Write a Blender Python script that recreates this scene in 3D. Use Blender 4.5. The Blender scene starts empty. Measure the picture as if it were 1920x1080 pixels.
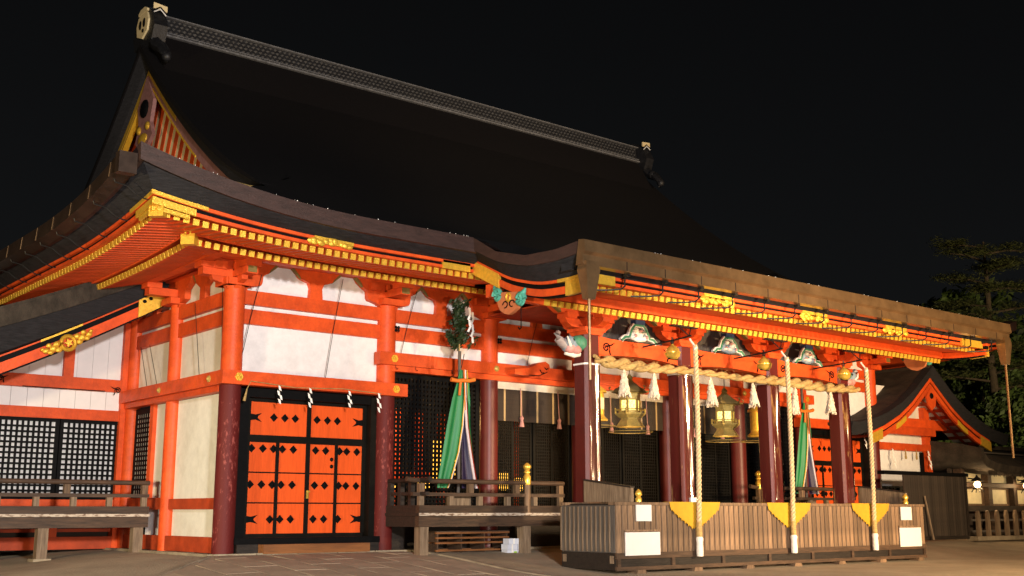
import bpy, math, random
from mathutils import Vector, Matrix, Euler
R = random.Random(11)
rad = math.radians
S = bpy.context.scene
COL = S.collection

# ------------------------------------------------------------------ camera
cd = bpy.data.cameras.new('camera'); cam = bpy.data.objects.new('camera', cd); COL.objects.link(cam)
cd.sensor_width = 36; cd.lens = 36*2134/1920; cd.clip_start = .1; cd.clip_end = 2000
cam.location = (-9.443, -20.223, .7125)
cam.rotation_euler = (rad(90+11.15), 0, rad(-38.96))
S.camera = cam
S.render.resolution_x, S.render.resolution_y = 1024, 576

# ------------------------------------------------------------------ night sky
w = bpy.data.worlds.new('World'); S.world = w; w.use_nodes = True
nt = w.node_tree; nt.nodes.clear()
out = nt.nodes.new('ShaderNodeOutputWorld'); bg = nt.nodes.new('ShaderNodeBackground')
sky = nt.nodes.new('ShaderNodeTexSky'); sky.sky_type = 'NISHITA'; sky.sun_disc = False
sky.sun_elevation = rad(35); sky.sun_rotation = rad(200)
hs = nt.nodes.new('ShaderNodeHueSaturation'); hs.inputs['Saturation'].default_value = .2
nt.links.new(sky.outputs[0], hs.inputs['Color']); nt.links.new(hs.outputs[0], bg.inputs[0])
bg.inputs[1].default_value = .0010
nt.links.new(bg.outputs[0], out.inputs[0])

# ------------------------------------------------------------------ lights: the moon, and the courtyard floodlights behind the viewer
sd = bpy.data.lights.new('moon', 'SUN'); sd.energy = .03; sd.angle = rad(.5); sd.color = (1, .96, .9)
so = bpy.data.objects.new('moon', sd); COL.objects.link(so); so.rotation_euler = (rad(55), 0, rad(160))
def flood(name, loc, aim, power, color, cone=80, size=.35):
    l = bpy.data.lights.new(name, 'SPOT'); l.energy = power; l.color = color
    l.spot_size = rad(cone); l.spot_blend = .6; l.shadow_soft_size = size
    o = bpy.data.objects.new(name, l); COL.objects.link(o); o.location = loc
    o.rotation_euler = (Vector(aim)-Vector(loc)).to_track_quat('-Z', 'Y').to_euler()
flood('floodlight', (-7, -24, 4.6), (2.5, 0, 3.2), 21500, (1, .95, .91), 66, .5)
flood('floodlight', (-5, -19, .5), (1.5, -1, 5.0), 5200, (1, .86, .70), 70, .5)
flood('floodlight', (11, -25, 4.9), (14.5, -4, 1.8), 23000, (1, .72, .41), 58, .6)
flood('floodlight', (11.5, -17, .7), (13, -4, 4.4), 10000, (1, .68, .37), 72, .5)
flood('floodlight', (-15, -5.5, 1.6), (-1.5, .5, 4.6), 5600, (1, .78, .44), 70, .4)
flood('floodlight', (-13, -7, .9), (0, 1.4, 1.0), 3400, (1, .92, .70), 22, .3)
flood('floodlight', (24, -27, 4.5), (46, 8, 8), 42000, (1, .78, .44), 44, .6)
S.view_settings.view_transform = 'Standard'; S.view_settings.look = 'None'
S.view_settings.exposure = 0; S.view_settings.gamma = 1
try: S.view_settings.use_curve_mapping = False
except Exception: pass

# ------------------------------------------------------------------ materials
M = {}
def mat(name, col, rough=.6, metal=0, var=.12, scale=6., bump=0., bscale=40., col2=None, emit=None, estr=0, stretch=None, rnd=0., spec=.4, cut=None, coat=0, grime=0.):
    m = bpy.data.materials.new(name); m.use_nodes = True; t = m.node_tree
    b = t.nodes['Principled BSDF']; N = t.nodes.new; L = t.links.new
    b.inputs['Roughness'].default_value = rough; b.inputs['Metallic'].default_value = metal
    b.inputs['Specular IOR Level'].default_value = spec
    if coat: b.inputs['Coat Weight'].default_value = coat
    tc = N('ShaderNodeTexCoord'); mp = N('ShaderNodeMapping')
    gm = N('ShaderNodeNewGeometry') if stretch == 'world' else None
    L(tc.outputs['Object'], mp.inputs[0])
    if stretch and stretch != 'world': mp.inputs['Scale'].default_value = stretch
    nz = N('ShaderNodeTexNoise'); nz.inputs['Scale'].default_value = scale; nz.inputs['Detail'].default_value = 6
    nz.inputs['Roughness'].default_value = .65
    L(mp.outputs[0], nz.inputs['Vector'])
    rp = N('ShaderNodeValToRGB')
    c2 = col2 if col2 else tuple(c*(1-var*2.2) for c in col)
    lo, hi = cut if cut else (.3, .7)
    rp.color_ramp.elements[0].position = lo; rp.color_ramp.elements[1].position = hi
    rp.color_ramp.elements[0].color = (*c2, 1); rp.color_ramp.elements[1].color = (*col, 1)
    L(nz.outputs['Fac'], rp.inputs[0]); last = rp.outputs[0]
    if rnd:
        oi = N('ShaderNodeObjectInfo'); mr = N('ShaderNodeMapRange'); mr.inputs[3].default_value = 1-rnd; mr.inputs[4].default_value = 1+rnd
        L(oi.outputs['Random'], mr.inputs[0]); hv = N('ShaderNodeHueSaturation'); L(mr.outputs[0], hv.inputs['Value']); L(last, hv.inputs['Color']); last = hv.outputs[0]
    if grime:
        g1 = N('ShaderNodeTexNoise'); g1.inputs['Scale'].default_value = 4.5; g1.inputs['Detail'].default_value = 8; g1.inputs['Roughness'].default_value = .75; L(mp.outputs[0], g1.inputs['Vector'])
        gr_ = N('ShaderNodeMapRange'); gr_.inputs[1].default_value = .38; gr_.inputs[2].default_value = .60; gr_.inputs[3].default_value = 1-grime; gr_.inputs[4].default_value = 1; L(g1.outputs['Fac'], gr_.inputs[0])
        gh = N('ShaderNodeHueSaturation'); L(gr_.outputs[0], gh.inputs['Value']); L(last, gh.inputs['Color']); last = gh.outputs[0]
    L(last, b.inputs['Base Color'])
    if bump:
        n2 = N('ShaderNodeTexNoise'); n2.inputs['Scale'].default_value = bscale; n2.inputs['Detail'].default_value = 5
        L(mp.outputs[0], n2.inputs['Vector']); bp = N('ShaderNodeBump'); bp.inputs['Strength'].default_value = bump; bp.inputs['Distance'].default_value = .02
        L(n2.outputs['Fac'], bp.inputs['Height']); L(bp.outputs[0], b.inputs['Normal'])
    if emit:
        b.inputs['Emission Color'].default_value = (*emit, 1); b.inputs['Emission Strength'].default_value = estr
    M[name] = m; return m
mat('vermilion', (.74, .092, .014), .5, col2=(.54, .060, .011), scale=1.6, cut=(.28, .62), bump=.3, bscale=25, rnd=.09, grime=.22, spec=.3)
mat('vermilion_door', (.80, .10, .013), .55, grime=.14, var=.08, scale=2., stretch=(6, 6, .6), spec=.25)
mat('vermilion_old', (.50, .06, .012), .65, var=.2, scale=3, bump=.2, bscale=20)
mat('red_lacquer', (.125, .013, .010), .45, var=.15, scale=3, bump=.1, bscale=30)
mat('red_worn', (.10, .011, .010), .6, col2=(.27, .06, .05), scale=13, stretch=(1.6, 1.6, .6), cut=(.36, .47), bump=.25, bscale=30, spec=.2)
mat('red_rubbed', (.095, .011, .009), .45, col2=(.36, .21, .08), scale=1.1, stretch=(2.2, 2.2, .40), cut=(.35, .40), bump=.1, bscale=30)
mat('red_porch', (.095, .011, .009), .42, var=.15, scale=3, bump=.1, bscale=30)
mat('plaster', (.80, .79, .79), .85, col2=(.67, .66, .66), cut=(.22, .52), grime=.10, scale=1.3, bump=.08, bscale=60)
mat('plaster_warm_lit', (.78, .76, .68), .85, col2=(.64, .61, .52), cut=(.22, .52), grime=.10, scale=1.3, bump=.08, bscale=60)  # warm-lit copy of plaster: the yellow of the light is in its base colour
mat('white_board', (.76, .74, .74), .7, var=.05, scale=2, rnd=.03)
mat('gold', (.88, .52, .055), .36, metal=.45, var=.14, scale=14, bump=.5, bscale=60)
mat('gold_polished', (.98, .64, .11), .26, metal=.62, var=.1, scale=6)
mat('gold_plain', (.80, .46, .035), .45, metal=.3, var=.1, scale=9)
mat('olive', (.22, .15, .04), .6)
mat('black', (.004, .004, .0045), .6, var=.2, scale=8, spec=.1)
mat('black_frame', (.0075, .0065, .005), .55, var=.25, scale=4, spec=.12)
mat('iron', (.012, .011, .010), .5, metal=.2)
mat('bark', (.026, .020, .019), .95, col2=(.0045, .0036, .0042), cut=(.57, .80), scale=38, bump=.9, bscale=45, spec=.15)  # pale noise flecks paint the bark's specular speckles into its colour
mat('bark_edge', (.030, .029, .033), .9, var=.3, scale=5, bump=.6, bscale=30, stretch=(1, 1, 14), spec=.2)
mat('bark_board', (.050, .024, .020), .6, var=.25, scale=4, bump=.4, bscale=20, stretch=(1, 1, 5), spec=.4)
mat('copper', (.36, .215, .105), .28, metal=.72, var=.2, scale=2.5, bump=.1, bscale=6)
mat('copper_dark', (.075, .048, .036), .4, metal=.6, var=.25, scale=3)
mat('tile', (.018, .018, .021), .45, var=.3, scale=9, bump=.4, bscale=30, rnd=.2)
mat('tile_mid', (.07, .07, .074), .5, var=.3, scale=12)
mat('tile_pale', (.19, .19, .20), .5, var=.3, scale=12)
mat('cream', (.85, .68, .38), .6, var=.08, scale=8)
mat('wood', (.25, .155, .090), .66, col2=(.065, .040, .025), scale=5, stretch=(5, 5, .5), bump=.3, bscale=20, rnd=.34)
mat('wood_x', (.085, .047, .027), .6, col2=(.024, .015, .010), scale=5, stretch=(.5, 5, 5), bump=.3, bscale=20, rnd=.2)
mat('wood_dark', (.030, .021, .016), .6, var=.3, scale=5, stretch=(.6, 4, 4), bump=.3, bscale=20, rnd=.2)
mat('wood_grey', (.115, .10, .088), .7, col2=(.05, .042, .036), scale=6, stretch=(5, 5, .5), bump=.3, bscale=20, rnd=.15)
mat('wood_pale', (.28, .20, .13), .65, col2=(.085, .055, .035), scale=5, stretch=(5, 5, .4), bump=.3, bscale=20)
mat('wood_red', (.26, .10, .03), .55, col2=(.13, .05, .018), scale=4, stretch=(.4, 5, 5), bump=.2, bscale=20)
mat('worn_edge', (.50, .42, .34), .5, col2=(.14, .08, .05), scale=7, stretch=(1.2, 5, 5), cut=(.40, .52))
mat('blind', (.040, .026, .017), .8, col2=(.018, .012, .009), scale=3, stretch=(.4, 4, 40), bump=.4, bscale=10)
mat('blind_band', (.42, .29, .14), .7)
mat('cloth_white', (.72, .66, .55), .85)
mat('paper', (.82, .80, .78), .8, var=.03)
mat('sign_white', (.68, .65, .64), .6, var=.03)
mat('straw', (.52, .36, .14), .9, col2=(.24, .155, .055), scale=9, stretch=(1, 3, 3), bump=.7, bscale=30)
mat('tassel', (.78, .66, .52), .9, var=.2, scale=20, bump=.6, bscale=40)
mat('rope', (.66, .49, .29), .8, var=.2, scale=20, bump=.5, bscale=60)
mat('rope_end', (.80, .74, .66), .85, var=.1, scale=20, bump=.4, bscale=60)
mat('mustard', (.47, .26, .012), .75, var=.12, scale=3, bump=.15, bscale=20)
mat('silk_green', (.004, .19, .055), .5, var=.12, scale=1.5, spec=.5)
mat('silk_purple', (.016, .009, .05), .5, var=.15, scale=2)
mat('silk_white', (.75, .68, .70), .55, var=.05)
mat('silk_yellow', (.75, .42, .03), .5)
mat('silk_red', (.55, .03, .02), .5)
mat('cord_orange', (.70, .18, .02), .6)
mat('leaf', (.028, .060, .018), .45, var=.3, scale=4, rnd=.2)
mat('leaf_tree', (.11, .17, .04), .6, var=.4, scale=1.2)
mat('needle', (.13, .145, .045), .65, var=.3, scale=1.5)
mat('trunk', (.10, .07, .045), .9, var=.3, scale=5, bump=.6, bscale=12)
mat('stone', (.34, .28, .20), .85, col2=(.20, .16, .11), scale=3, bump=.4, bscale=18, rnd=.14)
mat('slab', (.42, .33, .235), .85, col2=(.29, .225, .16), scale=1.6, bump=.35, bscale=22, rnd=.13)
mat('dirt', (.42, .34, .24), .95, col2=(.29, .23, .16), scale=.7, cut=(.35, .65), bump=.8, bscale=26)
mat('soil', (.06, .045, .03), .95)
mat('green_paint', (.06, .24, .14), .5, var=.2, scale=10)
mat('teal', (.09, .42, .32), .5, var=.2, scale=8)
mat('pale_blue', (.26, .34, .42), .55, var=.2, scale=10)
mat('trunk_grey', (.36, .33, .33), .55, col2=(.26, .20, .20), scale=9)
mat('pink', (.62, .30, .28), .55, var=.2, scale=9)
mat('carve_white', (.72, .68, .62), .55, var=.08, scale=9)
mat('pendant', (.55, .17, .06), .5, col2=(.40, .13, .06), scale=4, bump=.2)
mat('gable_pink', (.34, .16, .15), .6, var=.2, scale=6)
mat('blue_dark', (.03, .06, .14), .5)
mat('pack_white', (.62, .66, .78), .35, var=.06)
mat('pack_green', (.30, .50, .06), .5)
mat('bronze', (.66, .47, .12), .42, metal=.3, var=.2, scale=10, bump=.2, bscale=40)
mat('glow_panel', (.9, .75, .25), .5, emit=(1, .72, .16), estr=2.0, col2=(.45, .33, .05), scale=26, cut=(.42, .5))
mat('glow_bulb', (1, .8, .5), .5, emit=(1, .62, .28), estr=14)
mat('glow_inner', (1, .7, .2), .5, emit=(1, .50, .06), estr=2.2)
mat('glow_window', (.75, .66, .42), .6, emit=(.75, .62, .30), estr=.10, var=.15, scale=2)
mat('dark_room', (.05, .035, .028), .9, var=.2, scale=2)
mat('thatch', (.060, .046, .034), .95, var=.35, scale=4, bump=.9, bscale=40, stretch=(1, .5, .5))
def cluster(m, sc):
    t = m.node_tree; N = t.nodes.new; L = t.links.new; r = [n for n in t.nodes if n.type == 'VALTORGB'][0]; nz = [n for n in t.nodes if n.type == 'TEX_NOISE'][0]; mp = [n for n in t.nodes if n.type == 'MAPPING'][0]
    n2 = N('ShaderNodeTexNoise'); n2.inputs['Scale'].default_value = sc; n2.inputs['Detail'].default_value = 2; L(mp.outputs[0], n2.inputs['Vector'])
    ml = N('ShaderNodeMapRange'); ml.inputs[1].default_value = .40; ml.inputs[2].default_value = .62; ml.inputs[3].default_value = .0; ml.inputs[4].default_value = .16; L(n2.outputs['Fac'], ml.inputs[0])
    ad = N('ShaderNodeMath'); ad.operation = 'ADD'; L(nz.outputs['Fac'], ad.inputs[0]); L(ml.outputs[0], ad.inputs[1]); L(ad.outputs[0], r.inputs[0])
cluster(M['red_worn'], 1.1)
# glow pattern of the lantern panes follows the same fretwork as their colour
def panes(m, sc):
    t = m.node_tree; b = t.nodes['Principled BSDF']; r = [n for n in t.nodes if n.type == 'VALTORGB'][0]
    t.links.new(r.outputs[0], b.inputs['Emission Color'])
panes(M['glow_panel'], 1)
def film(name, alpha, col, rough, bump, bscale, stretch=(1, 1, 1), netscale=None):
    m = bpy.data.materials.new(name); m.use_nodes = True; t = m.node_tree; t.nodes.clear(); N = t.nodes.new; L = t.links.new
    o = N('ShaderNodeOutputMaterial'); mx = N('ShaderNodeMixShader'); tr = N('ShaderNodeBsdfTransparent'); pb = N('ShaderNodeBsdfPrincipled')
    pb.inputs['Base Color'].default_value = (*col, 1); pb.inputs['Roughness'].default_value = rough; pb.inputs['Specular IOR Level'].default_value = .8
    mx.inputs[0].default_value = alpha; L(tr.outputs[0], mx.inputs[1]); L(pb.outputs[0], mx.inputs[2]); L(mx.outputs[0], o.inputs[0])
    if bump:
        tc = N('ShaderNodeTexCoord'); mp = N('ShaderNodeMapping'); mp.inputs['Scale'].default_value = stretch; nz = N('ShaderNodeTexNoise'); nz.inputs['Scale'].default_value = bscale
        bp = N('ShaderNodeBump'); bp.inputs['Strength'].default_value = bump; bp.inputs['Distance'].default_value = .05
        L(tc.outputs['Object'], mp.inputs[0]); L(mp.outputs[0], nz.inputs[0]); L(nz.outputs[0], bp.inputs['Height']); L(bp.outputs[0], pb.inputs['Normal'])
    M[name] = m
film('net', .07, (.10, .10, .08), .8, 0, 1)
m = bpy.data.materials.new('plastic'); m.use_nodes = True; t = m.node_tree; t.nodes.clear(); N = t.nodes.new; L = t.links.new
o = N('ShaderNodeOutputMaterial'); mx = N('ShaderNodeMixShader'); tr = N('ShaderNodeBsdfTransparent'); gl = N('ShaderNodeBsdfGlossy'); fr = N('ShaderNodeFresnel')
ad = N('ShaderNodeMath'); ad.operation = 'ADD'; ad.inputs[1].default_value = .13
gl.inputs['Roughness'].default_value = .17; fr.inputs[0].default_value = 1.5
tc = N('ShaderNodeTexCoord'); mp = N('ShaderNodeMapping'); mp.inputs['Scale'].default_value = (2.2, 2.2, .22); nz = N('ShaderNodeTexNoise'); nz.inputs['Scale'].default_value = 5; nz.inputs['Detail'].default_value = 1
bp = N('ShaderNodeBump'); bp.inputs['Strength'].default_value = .5; bp.inputs['Distance'].default_value = .04
L(tc.outputs['Object'], mp.inputs[0]); L(mp.outputs[0], nz.inputs[0]); L(nz.outputs[0], bp.inputs['Height'])
L(bp.outputs[0], gl.inputs['Normal']); L(fr.outputs[0], ad.inputs[0]); L(ad.outputs[0], mx.inputs[0])
L(tr.outputs[0], mx.inputs[1]); L(gl.outputs[0], mx.inputs[2]); L(mx.outputs[0], o.inputs[0]); M['plastic'] = m

# ------------------------------------------------------------------ mesh helpers
class MB:
    def __init__(s): s.v = []; s.f = []; s.m = []
    def add(s, vs, fs, m=0):
        o = len(s.v); s.v += [tuple(v) for v in vs]; s.f += [tuple(i+o for i in f) for f in fs]; s.m += [m]*len(fs); return s
    def box(s, x0, x1, y0, y1, z0, z1, m=0):
        return s.add([(x0,y0,z0),(x1,y0,z0),(x1,y1,z0),(x0,y1,z0),(x0,y0,z1),(x1,y0,z1),(x1,y1,z1),(x0,y1,z1)],
              [(0,3,2,1),(4,5,6,7),(0,1,5,4),(1,2,6,5),(2,3,7,6),(3,0,4,7)], m)
    def extr(s, poly, ax, a, b, m=0):
        n = len(poly)
        def P(p, t): return (p[0], t, p[1]) if ax == 'y' else ((t, p[0], p[1]) if ax == 'x' else (p[0], p[1], t))
        vs = [P(p, a) for p in poly]+[P(p, b) for p in poly]
        return s.add(vs, [tuple(range(n)), tuple(range(2*n-1, n-1, -1))]+[(i, (i+1) % n, n+(i+1) % n, n+i) for i in range(n)], m)
    def loft(s, secs, m=0, closed=True, caps=True):
        n = len(secs[0]); o = len(s.v); fs = []
        for i in range(len(secs)-1):
            for j in range(n if closed else n-1):
                k = (j+1) % n; fs.append((i*n+j, i*n+k, (i+1)*n+k, (i+1)*n+j))
        if caps and closed: fs += [tuple(range(n-1, -1, -1)), tuple((len(secs)-1)*n+j for j in range(n))]
        return s.add([p for q in secs for p in q], fs, m)
    def tube(s, pts, r, n=8, m=0):
        pts = [Vector(p) for p in pts]; secs = []; up = Vector((0, 0, 1))
        for i, p in enumerate(pts):
            d = (pts[min(i+1, len(pts)-1)]-pts[max(i-1, 0)]).normalized()
            a = d.cross(up);
            if a.length < .05: a = d.cross(Vector((1, 0, 0)))
            a.normalize(); b = a.cross(d); rr = r[i] if isinstance(r, (list, tuple)) else r
            secs.append([p+(a*math.cos(2*math.pi*k/n)+b*math.sin(2*math.pi*k/n))*rr for k in range(n)])
        return s.loft(secs, m)
    def lathe(s, c, prof, n=16, m=0):
        secs = [[(c[0]+r*math.cos(2*math.pi*k/n), c[1]+r*math.sin(2*math.pi*k/n), c[2]+z) for k in range(n)] for r, z in prof]
        return s.loft(secs, m)
    def cyl(s, c, r, z0, z1, n=16, m=0): return s.lathe((c[0], c[1], 0), [(r, z0), (r, z1)], n, m)
    def ball(s, c, rx, ry, rz, n=8, m=0):
        secs = []
        for i in range(n//2+1):
            a = math.pi*i/(n//2); q = max(math.sin(a), .02)
            secs.append([(c[0]+rx*q*math.cos(2*math.pi*k/n), c[1]+ry*q*math.sin(2*math.pi*k/n), c[2]-rz*math.cos(a)) for k in range(n)])
        return s.loft(secs, m)
def mesh(mb, mats, smooth=None):
    me = bpy.data.meshes.new('mesh'); me.from_pydata(mb.v, [], mb.f)
    for k in (mats if isinstance(mats, (list, tuple)) else [mats]): me.materials.append(M[k])
    me.polygons.foreach_set('material_index', mb.m)
    me.update()
    import bmesh
    b = bmesh.new(); b.from_mesh(me); bmesh.ops.recalc_face_normals(b, faces=b.faces); b.to_mesh(me); b.free()
    if smooth:
        me.polygons.foreach_set('use_smooth', [True]*len(me.polygons)); me.set_sharp_from_angle(angle=rad(smooth))
    return me
def put(name, me, parent=None, loc=(0, 0, 0), rot=(0, 0, 0), sc=(1, 1, 1)):
    o = bpy.data.objects.new(name, me); COL.objects.link(o); o.parent = parent
    o.location = loc; o.rotation_euler = rot; o.scale = sc; return o
def part(name, mb, mats, parent=None, smooth=None, **k): return put(name, mesh(mb, mats, smooth), parent, **k)
def bx(name, x0, x1, y0, y1, z0, z1, mats, parent): return part(name, MB().box(x0, x1, y0, y1, z0, z1), mats, parent)
def tag(o, label, cat, group=None):
    o['label'] = label; o['category'] = cat
    if group: o['group'] = group
    return o
def thing(name, label, cat, loc=(0, 0, 0), rz=0, group=None):
    o = bpy.data.objects.new(name, None); COL.objects.link(o); o.location = loc; o.rotation_euler = (0, 0, rz); o.empty_display_size = .2
    return tag(o, label, cat, group)
def structure(o): o['kind'] = 'structure'; return o
def lerp(a, b, t): return a+(b-a)*t
def frange(a, b, st):
    n = max(1, round((b-a)/st)); return [a+(b-a)*i/n for i in range(n+1)]
def interp(xs, ys, x):
    if x <= xs[0]: return ys[0]
    for i in range(len(xs)-1):
        if x <= xs[i+1]: return lerp(ys[i], ys[i+1], (x-xs[i])/(xs[i+1]-xs[i]))
    return ys[-1]

# ------------------------------------------------------------------ ground
def sst(t): t = max(0, min(1, t)); return t*t*(3-2*t)
def gz(x, y):
    dx = max(-x, 0, x-60); dy = max(-y, 0, y-17)
    return -.07-.32*sst((math.hypot(dx, dy)-.3)/4.7)
xs = [-400, -150, -60, -30]+frange(-20, 45, .8)+[60, 100, 200, 400]; ys = [-400, -150, -60, -35]+frange(-24, 24, .8)+[40, 80, 160, 400]
mb = MB(); mb.add([(x, y, gz(x, y)-.012) for y in ys for x in xs], [(j*len(xs)+i, j*len(xs)+i+1, (j+1)*len(xs)+i+1, (j+1)*len(xs)+i) for j in range(len(ys)-1) for i in range(len(xs)-1)])
ground = structure(part('ground', mb, 'dirt', smooth=60))

mb = MB(); ln_ = frange(0, 1, 1/16)
for (xa, ya, xb, yb) in ((-.42, -.44, -6.3, -6.7), (4.02, -.44, 4.02, -6.7)):
    secs = []
    for t in ln_:
        x, y = lerp(xa, xb, t), lerp(ya, yb, t); q = Vector((yb-ya, xa-xb, 0)).normalized()*.06; z = gz(x, y)
        secs.append([(x-q.x, y-q.y, z-.08), (x+q.x, y+q.y, z-.08), (x+q.x, y+q.y, z+.016), (x-q.x, y-q.y, z+.016)])
    mb.loft(secs)
pav = structure(part('stone_pavement', mb, 'stone'))
sw, sl = .62, 1.18
for i in range(-10, 7):
    for j in range(-1, 6):
        x0 = i*sw; y1 = -.44-(j+.5*(i % 2))*sl; x1 = x0+sw-.012; y0 = y1-sl+.016; y1 = min(y1, -.44)
        if y1-y0 < .2: continue
        c = [(x0+.016, y0), (x1, y0), (x1, y1), (x0+.016, y1)]
        c = [(max(px, py+.05*0-.0), py) if px < py else (px, py) for px, py in c]    # mitre at the hall's corner
        if c[1][0]-c[0][0] < .1 and c[2][0]-c[3][0] < .1: continue
        if c[0][0] > 3.6: continue
        c = [(min(px, 3.95), py) for px, py in c]
        c = [(max(px, py+.07), py) for px, py in c]
        h = R.uniform(-.004, .005); cx = sum(p[0] for p in c)/4; cy = sum(p[1] for p in c)/4; cz = gz(cx, cy)
        vs = [(px-cx, py-cy, gz(px, py)-cz+h-.05) for px, py in c]+[(px-cx, py-cy, gz(px, py)-cz+h+.004) for px, py in c]
        mbs = MB().add(vs, [(0, 3, 2, 1), (4, 5, 6, 7), (0, 1, 5, 4), (1, 2, 6, 5), (2, 3, 7, 6), (3, 0, 4, 7)])
        part('paving_slab', mbs, 'slab', pav, loc=(cx, cy, cz+.006))

# ================================================================== MAIN HALL
hall = thing('main_hall', 'large vermilion and white shrine hall under a huge dark bark roof', 'shrine hall')
PX = [0, 3.48, 6.24, 9.0, 12.0, 14.76, 17.52, 21.0]
SY = [2.66, 4.95]
V = 'vermilion'
def post(x, y, r, z0, zsplit, z1, low, parent=hall):
    mb = MB(); mb.cyl((0, 0), r, z0, zsplit, 24, 0); mb.cyl((0, 0), r*.995, zsplit, z1, 24, 1)
    return part('post', mb, [low, V], parent, smooth=40, loc=(x, y, 0))
for i, x in enumerate(PX):
    post(x, 0, .205, -.06, 3.1 if i in (0, 7) else (3.1 if i in (1, 6) else 3.62), 5.02, 'red_worn' if i < 2 else 'red_lacquer')
for y in SY: post(0, y, .165, -.06, -.05, 5.0, 'red_worn')
# stone kerb of the platform
for a, b in [(i*.86, i*.86+.84) for i in range(0, 24)]:
    bx('kerb_stone', a-.35, b-.35, -.4, -.26, -.2+R.uniform(-.01, .01), -.035+R.uniform(-.006, .006), 'stone', hall)
for i in range(6): bx('kerb_stone', -.40, -.26, -.24+i*.9, -.24+i*.9+.88, -.2, -.04+R.uniform(-.006, .006), 'stone', hall)
bx('platform', -.26, 21.3, -.26, 16.5, -.3, -.05, 'stone', hall)

# ---- front wall
def wall(name, x0, x1, z0, z1, m, y0=.04, y1=.12): return bx(name, x0, x1, y0, y1, z0, z1, m, hall)
WT = 5.52
for i in range(7):
    a, b = PX[i]+.12, PX[i+1]-.12
    zl = 3.34 if i in (0, 6) else 3.98
    wall('plaster_panel', a, b, zl, 4.31, 'plaster'); wall('plaster_panel', a, b, 4.585, 4.69, 'plaster'); wall('plaster_panel', a, b, 4.95, WT, 'plaster')
    bx('tie_beam', a, b, -.06, .10, 4.30, 4.59, V, hall); bx('tie_beam', a, b, -.07, .11, 4.68, 4.96, V, hall)
    # strut with a flared head in the middle of the bay
    c = (a+b)/2
    poly = [(-.15, 4.95), (.15, 4.95), (.13, 5.17), (.17, 5.27), (.36, 5.33), (.45, 5.42), (.56, 5.53), (-.56, 5.53), (-.45, 5.42), (-.36, 5.33), (-.17, 5.27), (-.13, 5.17)]
    part('strut', MB().extr([(p[0]+c, p[1]) for p in poly], 'y', -.08, .03), V, hall)
    for s in (-1, 1): part('bracket_tip', MB().extr([(c+s*.36, 5.325), (c+s*.57, 5.50), (c+s*.53, 5.53), (c+s*.40, 5.40)], 'y', -.086, -.02), 'olive', hall)
for i, x in enumerate(PX):
    poly = [(.2, 4.94), (.235, 5.0), (.33, 5.035), (.50, 5.075), (.53, 5.13), (.54, 5.27), (.66, 5.34), (.76, 5.42), (.84, 5.53)]
    poly = poly+[(-p[0], p[1]) for p in reversed(poly)]
    br = part('bracket', MB().extr([(p[0]+x, p[1]) for p in poly], 'y', -.1, .03), V, hall)
    for s in (-1, 1): part('bracket_tip', MB().extr([(x+s*.66, 5.335), (x+s*.86, 5.50), (x+s*.81, 5.53), (x+s*.69, 5.41)], 'y', -.106, -.02), 'olive', br)
    # bearing blocks and the arm that reaches out under the eave
    mb = MB(); mb.box(x-.27, x+.27, -.3, .2, 5.0, 5.13)
    mb.box(x-.12, x+.12, -.72, .1, 5.16, 5.32); mb.box(x-.16, x+.16, -.78, -.46, 5.30, 5.42)
    for s in (-.38, 0, .38): mb.box(x+s-.12, x+s+.12, -.19, .0, 5.29, 5.44)
    part('bearing_block', mb, V, br)
    bx('arm_tip', x-.09, x+.09, -.735, -.70, 5.18, 5.30, 'olive', br)
bx('eave_beam', -1.1, 22.1, -.22, .1, 5.52, 5.70, V, hall)
bx('eave_beam', -1.0, 22.0, -.80, -.60, 5.41, 5.56, V, hall)
# lower and upper wall rails (nageshi) with their fittings
def hexfit(x, y, z, ax, parent, m='gold', r=.085):
    mb = MB(); pts = [(r*(1 if k % 2 == 0 else .88)*math.cos(math.pi*k/6), r*(1 if k % 2 == 0 else .88)*math.sin(math.pi*k/6)) for k in range(12)]
    mb.extr(pts, 'y', -.02, .0); mb.extr([(p[0]*.55, p[1]*.55) for p in pts], 'y', -.035, -.02); mb.ball((0, -.04, 0), .03, .02, .03)
    return part('rail_fitting', mb, m, parent, loc=(x, y, z), rot=(0, 0, 0 if ax == 'y' else rad(-90)))
rl = bx('wall_rail', -.30, 3.86, -.29, -.05, 3.09, 3.35, V, hall)
hexfit(.03, -.29, 3.23, 'y', rl); hexfit(3.57, -.29, 3.23, 'y', rl)
rl = bx('wall_rail', -.288, -.05, -.05, 5.1, 3.09, 3.35, V, hall); hexfit(-.29, .32, 3.22, 'x', rl, 'bronze', .07); hexfit(-.29, 2.75, 3.20, 'x', rl, 'bronze', .06)
bx('wall_rail', -.20, -.03, .1, 5.1, 2.97, 3.09, V, hall)
rl = bx('wall_rail', 3.17, 17.83, -.28, -.05, 3.74, 4.0, V, hall)
hexfit(3.52, -.28, 3.87, 'y', rl)
for x in PX[2:6]: part('boss', MB().ball((x, -.28, 3.87), .07, .05, .07, 12), 'bronze', rl, smooth=60)
hexfit(17.5, -.28, 3.87, 'y', rl)
bx('wall_rail', 3.5, 17.5, -.2, -.04, 3.62, 3.745, V, hall)
rl = bx('wall_rail', 17.15, 24.1, -.285, -.05, 3.08, 3.34, V, hall); hexfit(17.45, -.285, 3.22, 'y', rl)
# gold/black cross-shaped nail covers halfway up the posts
for x in (3.66, 6.42):
    mb = MB()
    for k in range(4): a = rad(45+90*k); mb.ball((.045*math.cos(a), 0, .045*math.sin(a)), .035, .02, .035)
    part('nail_cover', mb, 'black', hall, loc=(x-.03, -.2, 4.52))

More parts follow.
